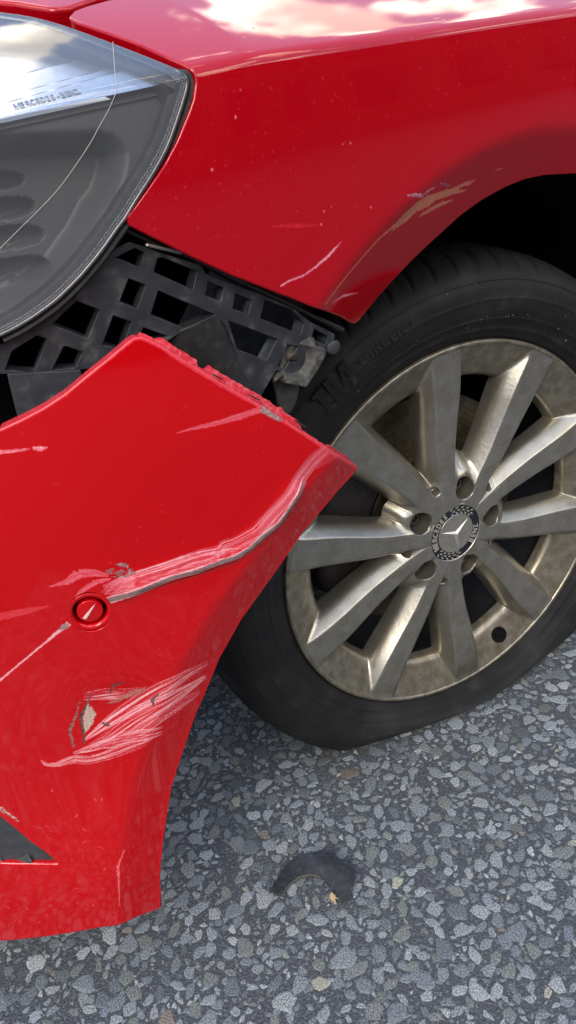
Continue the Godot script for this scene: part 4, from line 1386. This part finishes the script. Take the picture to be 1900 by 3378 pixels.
func wheel() -> void:
	var w := node("wheel", car, Vector3(0, HUB, 0))
	w.rotation_degrees.y = -10.0
	# dirty alloy: brown-grey brake dust in patches over silver paint
	var alloy := mat(Color.WHITE, 0.35, 0.88)
	alloy.albedo_texture = noise_tex(91, 0.009, [[0.0, Color(0.645, 0.62, 0.56)], [0.4, Color(0.69, 0.67, 0.615)], [0.6, Color(0.71, 0.695, 0.645)], [1.0, Color(0.74, 0.73, 0.695)]], 1024, 6)
	alloy.uv1_triplanar = true
	alloy.uv1_scale = Vector3.ONE * 4.0
	alloy.roughness = 1.0
	alloy.roughness_texture = noise_tex(92, 0.02, [[0.0, grey(0.24)], [1.0, grey(0.40)]], 512, 4)
	alloy.heightmap_enabled = true
	alloy.heightmap_texture = noise_tex(93, 0.08, [[0.0, Color.BLACK], [1.0, Color.WHITE]], 512, 4)
	alloy.heightmap_scale = 0.012
	alloy.detail_enabled = true
	alloy.detail_blend_mode = BaseMaterial3D.BLEND_MODE_MUL
	var pits := noise_tex(94, 0.22, [[0.0, grey(0.30)], [0.20, grey(0.50)], [0.30, grey(0.96)], [1.0, grey(1.0)]], 1024, 2)
	alloy.detail_albedo = pits
	var grimy: StandardMaterial3D = alloy.duplicate()
	grimy.albedo_texture = noise_tex(89, 0.014, [[0.0, Color(0.44, 0.40, 0.33)], [0.4, Color(0.54, 0.51, 0.44)], [0.65, Color(0.62, 0.60, 0.54)], [1.0, Color(0.70, 0.69, 0.65)]], 1024, 6)
	grimy.metallic = 0.7
	# sheets for one spoke and for the ring beside it; mirrored and turned they make all ten
	var nr := 210
	var na := 116
	var r0 := 0.036
	var r1 := 0.2235
	var a1 := PI / 5.0
	var H := []
	for i in nr + 1:
		var row := []
		for j in na + 1:
			row.append(wheel_height(lerpf(r0, r1, float(i) / nr), a1 * j / na))
		H.append(row)
	var sts := [[begin_st(), begin_st(), begin_st()], [begin_st(), begin_st(), begin_st()]]
	var floor_ := -0.034
	var pos := func(i: int, j: int, sg: float) -> Vector3:
		var r := lerpf(r0, r1, float(i) / nr)
		var ph := a1 * j / na * sg
		return Vector3(cos(ph) * r, sin(ph) * r, H[i][j][0])
	var nor := func(i: int, j: int, sg: float) -> Vector3:
		var r := lerpf(r0, r1, float(i) / nr)
		var i0 := maxi(i - 1, 0)
		var i1 := mini(i + 1, nr)
		var dr: float = (H[i1][j][0] - H[i0][j][0]) / ((i1 - i0) * (r1 - r0) / nr)
		var jl := j - 1 if j > 0 else 1
		var jr := j + 1 if j < na else na - 1
		var da: float = (H[i][jr][0] - H[i][jl][0]) / (2.0 * r * a1 / na) if j > 0 and j < na else 0.0
		var ph := a1 * j / na * sg
		var e := Vector3(cos(ph), sin(ph), 0)
		var t := Vector3(-sin(ph), cos(ph), 0) * sg
		return (Vector3(0, 0, 1) - e * dr - t * da).normalized()
	for s in 2:
		var sg := 1.0 if s == 0 else -1.0
		for i in nr:
			for j in na:
				var ids := [[i, j], [i + 1, j], [i + 1, j + 1], [i, j + 1]]
				var low := 0
				var ps := []
				var ns := []
				for q in ids:
					var p: Vector3 = pos.call(q[0], q[1], sg)
					ps.append(p)
					ns.append(nor.call(q[0], q[1], sg))
					if p.z < floor_:
						low += 1
				if low == 4:
					continue
				var kind: int = H[i][j][1]
				var r := lerpf(r0, r1, (i + 0.5) / nr)
				if r < 0.068:
					kind = 2
				elif kind == 2:
					kind = 0
				var st: SurfaceTool = sts[s][kind]
				if low == 0:
					quad(st, ps, ns, [Vector2.ZERO, Vector2.ZERO, Vector2.ZERO, Vector2.ZERO])
				else:      # cut the cell where the opening begins
					var cp := []
					var cn := []
					for q in 4:
						var a: Vector3 = ps[q]
						var b: Vector3 = ps[(q + 1) % 4]
						if a.z >= floor_:
							cp.append(a)
							cn.append(ns[q])
						if (a.z >= floor_) != (b.z >= floor_):
							var f := (floor_ - a.z) / (b.z - a.z)
							cp.append(a.lerp(b, f))
							cn.append(ns[q].lerp(ns[(q + 1) % 4], f).normalized())
					for q in range(1, cp.size() - 1):
						tri(st, [cp[0], cp[q], cp[q + 1]], [cn[0], cn[q], cn[q + 1]], [Vector2.ZERO, Vector2.ZERO, Vector2.ZERO], 0, 1, 2)
	var spoke := [sts[0][0].commit(), sts[1][0].commit()]
	var ring_mesh := [sts[0][1].commit(), sts[1][1].commit()]
	var hub_st := begin_st()
	var ring_st := begin_st()
	var hub_mesh := [sts[0][2].commit(), sts[1][2].commit()]
	for k in 5:
		var b := Transform3D(Basis(Vector3(0, 0, 1), deg_to_rad(NOTCH + 72.0 * k)), Vector3.ZERO)
		for s in 2:
			put_mesh(spoke[s], "spoke", alloy, w, b)
			hub_st.append_from(hub_mesh[s], 0, b)
			ring_st.append_from(ring_mesh[s], 0, b)
	put(hub_st, "hub", alloy, w)
	# rim: dished ring, rounded lip and the barrel behind
	lathe(ring_st, PackedVector2Array([Vector2(0.2233, 0.0002), Vector2(0.2240, 0.0016), Vector2(0.2252, 0.0023), Vector2(0.2270, 0.0023), Vector2(0.2282, 0.0014), Vector2(0.2287, -0.0004), Vector2(0.2287, -0.012)]), 160)
	put(ring_st, "rim", grimy, w)
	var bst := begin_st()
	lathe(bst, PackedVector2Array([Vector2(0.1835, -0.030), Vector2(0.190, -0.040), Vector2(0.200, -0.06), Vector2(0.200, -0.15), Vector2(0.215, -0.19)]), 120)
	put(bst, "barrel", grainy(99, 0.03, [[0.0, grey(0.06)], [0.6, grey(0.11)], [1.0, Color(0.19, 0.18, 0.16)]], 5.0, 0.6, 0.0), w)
	# black disc standing in for the dark of the valve hole
	var va := deg_to_rad(290.0)
	var st := begin_st()
	lathe(st, PackedVector2Array([Vector2(0.0108, -0.003), Vector2(0.0106, 0.0012), Vector2(0.0098, 0.0017), Vector2(0.0088, 0.0011), Vector2(0.004, 0.0007), Vector2(0.0038, 0.0016), Vector2(0.0, 0.0018)]), 28)
	var vz := Vector3(cos(va), sin(va), 0)
	var vn := (Vector3(0, 0, 1) - vz * 0.5).normalized()
	var vx := vn.cross(vz).normalized()
	put_mesh(st.commit(), "valve_hole_dark", mat(grey(0.05), 0.7, 0.0, 0.2), w, Transform3D(Basis(vx, vn.cross(vx), vn), vz * 0.2035 + Vector3(0, 0, -0.0097)))
	# wheel bolts in their seats
	st = begin_st()
	lathe(st, PackedVector2Array([Vector2(0.0112, -0.012), Vector2(0.0105, -0.003), Vector2(0.0085, 0.0), Vector2(0.0075, 0.004), Vector2(0.0068, 0.0048), Vector2(0.0052, 0.0048), Vector2(0.0048, 0.001), Vector2(0.0, 0.0005)]), 24)
	var bolt := st.commit()
	st = begin_st()
	lathe(st, PackedVector2Array([Vector2(0.0075, -0.001), Vector2(0.0068, 0.0052), Vector2(0.0048, 0.0052), Vector2(0.0045, 0.0)]), 6, true)
	var bolt_head := st.commit()
	var steel := grainy(95, 0.05, [[0.0, grey(0.20)], [1.0, Color(0.36, 0.34, 0.31)]], 9.0, 0.5, 0.6)
	for k in 5:
		var a := deg_to_rad(NOTCH + 36.0 + 72.0 * k)
		var x := Transform3D(Basis(Vector3(0, 0, 1), a), Vector3(cos(a) * 0.056, sin(a) * 0.056, -0.0245))
		var o := put_mesh(bolt, "wheel_bolt", steel, w, x)
		o.name = "wheel_bolt" if k == 0 else "wheel_bolt_%03d" % k
		put_mesh(bolt_head, "bolt_hexagon", steel, w, x)
	hub_cap(w)
	tyre(w)
	# brake disc and caliper
	st = begin_st()
	var disc := PackedVector2Array([Vector2(0.150, -0.098), Vector2(0.150, -0.078)])
	for k in 46:
		disc.append(Vector2(0.1495 - 0.0013 * k, -0.0775 + (0.0001 if k % 2 else 0.0) + 0.0001 * (k % 5)))
	for q in [Vector2(0.088, -0.078), Vector2(0.086, -0.062), Vector2(0.083, -0.058), Vector2(0.0, -0.058)]:
		disc.append(q)
	lathe(st, disc, 120, true)
	put(st, "brake_disc", grainy(96, 0.03, [[0.0, Color(0.34, 0.31, 0.25)], [0.6, Color(0.46, 0.43, 0.36)], [1.0, Color(0.52, 0.49, 0.43)]], 3.0, 0.4, 0.7), w)
	st = begin_st()
	lathe(st, PackedVector2Array([Vector2(0.092, -0.075), Vector2(0.094, -0.050), Vector2(0.102, -0.044), Vector2(0.148, -0.046), Vector2(0.160, -0.054), Vector2(0.164, -0.07), Vector2(0.164, -0.12)]), 24, false, deg_to_rad(138), deg_to_rad(196))
	put(st, "brake_caliper", grainy(97, 0.03, [[0.0, grey(0.09)], [0.6, Color(0.17, 0.15, 0.14)], [1.0, Color(0.24, 0.19, 0.16)]], 8.0, 0.6), w)

func hub_cap(w: Node3D) -> void:
	var z := -0.0065
	var silver := grainy(98, 0.04, [[0.0, Color(0.60, 0.59, 0.55)], [1.0, Color(0.68, 0.67, 0.63)]], 8.0, 0.36, 0.7)
	var bright := mat(Color(0.84, 0.82, 0.76), 0.30, 0.7)
	var st := begin_st()
	lathe(st, PackedVector2Array([Vector2(0.0385, z - 0.004), Vector2(0.0383, z + 0.0012), Vector2(0.0376, z + 0.0022), Vector2(0.0366, z + 0.0022), Vector2(0.0360, z + 0.0014), Vector2(0.0357, z + 0.001)]), 64)
	put(st, "cap_border", silver, w)
	st = begin_st()
	lathe(st, PackedVector2Array([Vector2(0.0358, z + 0.0010), Vector2(0.0242, z + 0.0016)]), 64)
	put(st, "cap_band", mat(Color(0.10, 0.10, 0.14), 0.4), w)
	st = begin_st()
	lathe(st, PackedVector2Array([Vector2(0.0250, z + 0.0012), Vector2(0.0248, z + 0.0024), Vector2(0.0240, z + 0.0026), Vector2(0.0236, z + 0.0018), Vector2(0.014, z + 0.0023), Vector2(0.0, z + 0.0026)]), 64)
	put(st, "cap_disc", silver, w)
	# three-pointed star, each arm two facets
	st = begin_st()
	for k in 3:
		var a := deg_to_rad(158.0 + 120.0 * k)
		var e := Vector3(cos(a), sin(a), 0)
		var tip := e * 0.0232 + Vector3(0, 0, z + 0.0024)
		var mid := Vector3(0, 0, z + 0.0052)
		for s: float in [-1.0, 1.0]:
			var b := a + s * PI / 3.0
			var inn := Vector3(cos(b), sin(b), 0) * 0.0034 + Vector3(0, 0, z + 0.0024)
			var nn: Vector3 = (tip - mid).cross(inn - mid).normalized()
			if nn.z < 0.0: nn = -nn
			tri(st, [mid, tip, inn], [nn, nn, nn], [Vector2.ZERO, Vector2.RIGHT, Vector2.ONE], 0, 1, 2)
	put(st, "star", bright, w)
	# lettering round the band
	var word := func(s: String, mid_deg: float, step: float, inward: bool) -> void:
		for i in s.length():
			var off := (i - (s.length() - 1) * 0.5) * step
			var a := deg_to_rad(mid_deg + (off if inward else -off))
			var e := Vector3(cos(a), sin(a), 0)
			var up := -e if inward else e
			var right := up.cross(Vector3(0, 0, 1))
			var x := Transform3D(Basis(right, up, Vector3(0, 0, 1)), e * 0.0300 + Vector3(0, 0, z + 0.0014))
			put_mesh(text(s[i], 0.0072, 0.0010), "letter", bright, w, x)
	word.call("MERCEDES", 158.0, 11.6, false)
	word.call("BENZ", 338.0, 12.2, true)
	# laurel leaves between the words
	for side: float in [-1.0, 1.0]:
		st = begin_st()
		for i in 5:
			for row: float in [-1.0, 0.0, 1.0]:
				var a := deg_to_rad(158.0 + side * (60.0 + i * 14.0 + (5.0 if row == 0.0 else 0.0)))
				var rr: float = 0.0300 + row * 0.0033
				var c := Vector3(cos(a), sin(a), 0) * rr + Vector3(0, 0, z + 0.0017)
				var t := Vector3(-sin(a), cos(a), 0) * side
				var e := Vector3(cos(a), sin(a), 0)
				var d: Vector3 = (t + e * row * 0.45).normalized() * 0.0030
				var pp := d.cross(Vector3(0, 0, 1)).normalized() * 0.0011
				var nn := Vector3(0, 0, 1)
				quad(st, [c - d, c + pp, c + d, c - pp], [nn, nn, nn, nn], [Vector2.ZERO, Vector2.RIGHT, Vector2.ONE, Vector2.DOWN])
		put(st, "laurel", bright, w)

func tyre_point(r: float, z: float, a: float, groove: float) -> Vector3:
	var rr := r - groove
	var zz := z - groove * 0.3
	var s := sin(a)
	if s < -0.05:
		var room := (HUB - 0.0015) / -s
		if room < 0.36:
			var sq := clampf(smax0(1.0 - (room - 0.2287) / (0.3185 - 0.2287), 0.05), 0.0, 0.985)
			var f := 1.0 - sq
			var p := clampf((rr - 0.2287) / 0.09, 0.0, 1.0)
			if rr > 0.2287:
				rr = 0.2287 + (rr - 0.2287) * f
			var out := 0.024 * sq * pow(sin(PI * pow(p, 0.8)), 1.0)
			zz += out if z > -0.09 else -out
	return Vector3(cos(a) * rr, s * rr, zz)

func tyre(w: Node3D) -> void:
	var key := PackedVector2Array([Vector2(0.2255, -0.012), Vector2(0.2282, -0.0045), Vector2(0.2305, -0.0005), Vector2(0.2335, 0.0012), Vector2(0.2375, 0.0035), Vector2(0.2395, 0.0058), Vector2(0.2415, 0.0062), Vector2(0.2435, 0.0060), Vector2(0.2515, 0.0110), Vector2(0.2525, 0.0122), Vector2(0.254, 0.0121), Vector2(0.262, 0.0158), Vector2(0.272, 0.0180), Vector2(0.2735, 0.0186), Vector2(0.275, 0.0181), Vector2(0.284, 0.0170), Vector2(0.2905, 0.0143), Vector2(0.2915, 0.0146), Vector2(0.293, 0.0130), Vector2(0.2985, 0.0085), Vector2(0.304, 0.0020), Vector2(0.3085, -0.006), Vector2(0.3120, -0.016), Vector2(0.3145, -0.028), Vector2(0.3158, -0.038), Vector2(0.309, -0.040), Vector2(0.309, -0.047), Vector2(0.3165, -0.049), Vector2(0.3178, -0.07), Vector2(0.3110, -0.072), Vector2(0.3110, -0.080), Vector2(0.3180, -0.082), Vector2(0.3178, -0.12), Vector2(0.316, -0.15), Vector2(0.311, -0.175), Vector2(0.298, -0.192), Vector2(0.265, -0.203), Vector2(0.235, -0.19), Vector2(0.2255, -0.185)])
	var prof := PackedVector2Array()
	for i in key.size() - 1:
		var sub := 3 if i > 6 and i < 25 else 1
		for k in sub:
			var p0 := key[maxi(i - 1, 0)]
			var p3 := key[mini(i + 2, key.size() - 1)]
			prof.append(key[i].cubic_interpolate(key[i + 1], p0, p3, float(k) / sub) if sub > 1 else key[i])
	prof.append(key[key.size() - 1])
	var n := 1008
	var m := prof.size()
	var P := []
	for j in n:
		var row := PackedVector3Array()
		for i in m:
			var a := TAU * j / n
			var q := prof[i]
			var g := 0.0
			if q.x > 0.297 and q.y > -0.036 and q.y < 0.014:
				# curved sipes across the shoulder
				var f := fposmod(float(j) / 14.0 + (q.x - 0.30) * 46.0 + pow(maxf(0.0, q.y + 0.02), 2.0) * 300.0, 1.0)
				g = 0.0030 * smoothst(0.0, 0.10, f) * smoothst(0.22, 0.14, f) * smoothst(0.297, 0.309, q.x)
				var f2 := fposmod(float(j) / 14.0 + (q.x - 0.30) * 46.0 + 0.5, 1.0)
				g += 0.0010 * smoothst(0.0, 0.06, f2) * smoothst(0.14, 0.08, f2) * smoothst(0.300, 0.309, q.x)
			elif q.y <= -0.036 and q.y > -0.14 and q.x > 0.314:
				var f := fposmod(float(j) / 14.0 - q.y * 30.0, 1.0)
				g = 0.005 * smoothst(0.0, 0.1, f) * smoothst(0.28, 0.18, f)
			row.append(tyre_point(q.x, q.y, a, g))
		P.append(row)
	var verts := PackedVector3Array()
	var norms := PackedVector3Array()
	var index := PackedInt32Array()
	for j in n:
		var pj: PackedVector3Array = P[(j + n - 1) % n]
		var nj: PackedVector3Array = P[(j + 1) % n]
		var cj: PackedVector3Array = P[j]
		for i in m:
			verts.append(cj[i])
			var du := nj[i] - pj[i]
			var dv := cj[mini(i + 1, m - 1)] - cj[maxi(i - 1, 0)]
			norms.append(dv.cross(du).normalized() * -1.0)
	for j in n:
		for i in m - 1:
			var a := j * m + i
			var b := ((j + 1) % n) * m + i
			index.append_array([a, b + 1, a + 1, a, b, b + 1])
	# make sure the normals look outwards
	var mid := 20
	if norms[mid].dot(verts[mid] - Vector3(0, 0, -0.09)) < 0.0:
		for i in norms.size():
			norms[i] = -norms[i]
	var arr := []
	arr.resize(Mesh.ARRAY_MAX)
	arr[Mesh.ARRAY_VERTEX] = verts
	arr[Mesh.ARRAY_NORMAL] = norms
	arr[Mesh.ARRAY_INDEX] = index
	var am := ArrayMesh.new()
	am.add_surface_from_arrays(Mesh.PRIMITIVE_TRIANGLES, arr)
	var rubber := grainy(101, 0.012, [[0.0, grey(0.10)], [0.5, grey(0.125)], [0.75, Color(0.155, 0.15, 0.145)], [1.0, Color(0.22, 0.21, 0.195)]], 3.0, 0.62, 0.0, 0.02)
	rubber.metallic_specular = 0.32
	var t := put_mesh(am, "tyre", rubber, w)
	# raised marks on the sidewall
	var bump := rubber
	var mark := func(s: String, deg: float, r: float, size: float, depth: float, flip := false) -> void:
		var a := deg_to_rad(deg)
		var e := Vector3(cos(a), sin(a), 0)
		var sl := -0.28 if r > 0.277 else 0.1
		var up := (e + Vector3(0, 0, sl)).normalized()
		var right := up.cross(Vector3(0, 0, 1)).normalized()
		var zz := 0.0178 if r < 0.277 else 0.0178 - (r - 0.277) * 0.35
		put_mesh(text(s, size, depth), "raised_letter", bump, w, Transform3D(Basis(right, up, right.cross(up)), e * r + Vector3(0, 0, zz)))
	var gi := 0
	for ch in "GREEN":
		mark.call(ch, 113.6 - gi * 2.1, 0.2785, 0.0115, 0.0024)
		gi += 1
	mark.call("I", 126.2, 0.277, 0.030, 0.0026)
	mark.call("M", 121.2, 0.277, 0.030, 0.0026)
	var st := begin_st()
	var oval := PackedVector3Array()
	for k in 49:
		var q := TAU * k / 48
		var a := deg_to_rad(109.4 + cos(q) * 6.6)
		var r := 0.2785 + sin(q) * 0.0125
		oval.append(Vector3(cos(a) * r, sin(a) * r, 0.0180 - maxf(0.0, r - 0.280) * 0.45))
	ring_tube(st, oval, 0.0007, 5)
	put(st, "raised_oval", bump, w)
	# grit stuck to the rubber
	st = begin_st()
	for k in 70:
		var a := deg_to_rad(rng.randf_range(50.0, 122.0))
		var r := rng.randf_range(0.245, 0.296)
		var zz := 0.0183 - pow(absf(r - 0.275) / 0.03, 2.0) * 0.0105
		var c := Vector3(cos(a) * r, sin(a) * r, zz)
		var s := 0.0003 + 0.0011 * pow(rng.randf(), 4.0)
		var d := Vector3(rng.randf_range(-1, 1), rng.randf_range(-1, 1), 0).normalized()
		block(st, Basis(d, Vector3(-d.y, d.x, 0), Vector3(0, 0, 1)), c, Vector3(s * rng.randf_range(1.2, 3.0), s, 0.0008), 0.0001)
	var grit := put(st, "grit", mat(Color(0.36, 0.35, 0.32), 0.9), w)
	grit.set_meta("kind", "stuff")

# ---------------------------------------------------------------- things lying on the road
func litter() -> void:
	var f := node("plastic_fragment", self, Vector3(-0.33, 0, 0.09))
	tag(f, "broken black plastic arch-shaped fragment lying on the asphalt", "car part")
	var dom := mm(FRAGMENT)
	var frag := func(x: float, z: float) -> Vector3:
		var e := Vector2(x + 0.335, z - 0.098).length()
		return Vector3(x + 0.33, 0.0038 + 0.0035 * smoothst(0.020, 0.045, e) + 0.0025 * smoothst(0.018, 0.032, x + 0.335) + 0.003 * sin(x * 60.0), z - 0.09)
	# the outline is measured on the ground as (x, z); y is up, so the sheet's own axes are turned
	var fr := func(x: float, y: float) -> Vector3: return frag.call(x, -y)
	var d2 := PackedVector2Array()
	for q in dense(dom, 0.0022):
		d2.append(Vector2(q.x, -q.y) + Vector2(rng.randf_range(-1, 1), rng.randf_range(-1, 1)) * (0.0005 if q.x > -0.352 and q.x < -0.316 else 0.0011))
	var st := begin_st()
	panel(st, d2, [], fr, 0.003)
	edge(st, d2, fr, 0.0005, 0.0012)
	var m := grainy(111, 0.03, [[0.0, Color(0.13, 0.14, 0.16)], [0.6, Color(0.18, 0.19, 0.21)], [1.0, Color(0.30, 0.30, 0.29)]], 9.0, 0.42)
	put(st, "sheet", m, f)
	var lip := PackedVector3Array()
	for q in dense(dom.slice(18, 25), 0.003, false):
		lip.append(fr.call(q.x, -q.y) + Vector3(0, 0.0004, 0))
	st = begin_st()
	ring_tube(st, lip, 0.0011, 8)
	put(st, "lip", grainy(112, 0.04, [[0.0, grey(0.22)], [1.0, Color(0.38, 0.36, 0.31)]], 9.0, 0.6), f)
	# dry leaf scrap
	var leaf := PackedVector2Array()
	for k in 14:
		var r := (0.0058 if k % 2 == 0 else 0.0032) * (1.0 + 0.25 * sin(k * 2.7))
		leaf.append(Vector2(cos(TAU * k / 14) * r * 0.8, sin(TAU * k / 14) * r))
	var lf := func(x: float, y: float) -> Vector3: return Vector3(x, 0.006 + 0.25 * y + 0.002 * sin(x * 900.0), -y)
	st = begin_st()
	panel(st, leaf, [], lf, 0.0015)
	edge(st, leaf, lf, 0.0001, 0.0002)
	var lo := put(st, "leaf_scrap", grainy(113, 0.2, [[0.0, Color(0.56, 0.46, 0.34)], [1.0, Color(0.78, 0.68, 0.54)]], 20.0, 0.8), self, Vector3(-0.3191, 0.0, 0.1033))
	tag(lo, "small curled dry tan leaf scrap at the end of the plastic fragment", "leaf")

# ---------------------------------------------------------------- unseen house added over the road to darken what the fender mirrors
func added_house_opposite() -> void:
	var h := node("added_brick_house", self, Vector3(-2.0, 0, 15.0))
	tag(h, "added long low brick house across the road, out of view, placed to darken reflections in the red paint", "house")
	var brick := grainy(121, 0.05, [[0.0, Color(0.40, 0.27, 0.22)], [0.5, Color(0.48, 0.33, 0.27)], [1.0, Color(0.55, 0.42, 0.35)]], 0.5, 0.85)
	var st := begin_st()
	block(st, Basis.IDENTITY, Vector3(0, 3.2, 4.0), Vector3(110, 6.4, 8.0), 0.02)
	put(st, "wall", brick, h)
	st = begin_st()
	block(st, Basis.IDENTITY, Vector3(0, 6.55, 3.9), Vector3(110.8, 0.3, 8.8), 0.05)
	put(st, "roof", mat(grey(0.22), 0.8), h)
	st = begin_st()
	block(st, Basis.IDENTITY, Vector3(0, 0, 0), Vector3(1.5, 1.6, 0.12), 0.02)
	var frame := st.commit()
	st = begin_st()
	block(st, Basis.IDENTITY, Vector3(0, 0, -0.065), Vector3(1.3, 1.4, 0.03), 0.005)
	var pane := st.commit()
	for i in 28:
		for j in 2:
			var w := put_mesh(frame, "window", mat(Color(0.30, 0.24, 0.20), 0.6), h, Transform3D(Basis.IDENTITY, Vector3(-48.6 + i * 3.6, 1.7 + j * 2.9, -0.03)))
			put_mesh(pane, "pane", mat(Color(0.10, 0.12, 0.14), 0.06), w)
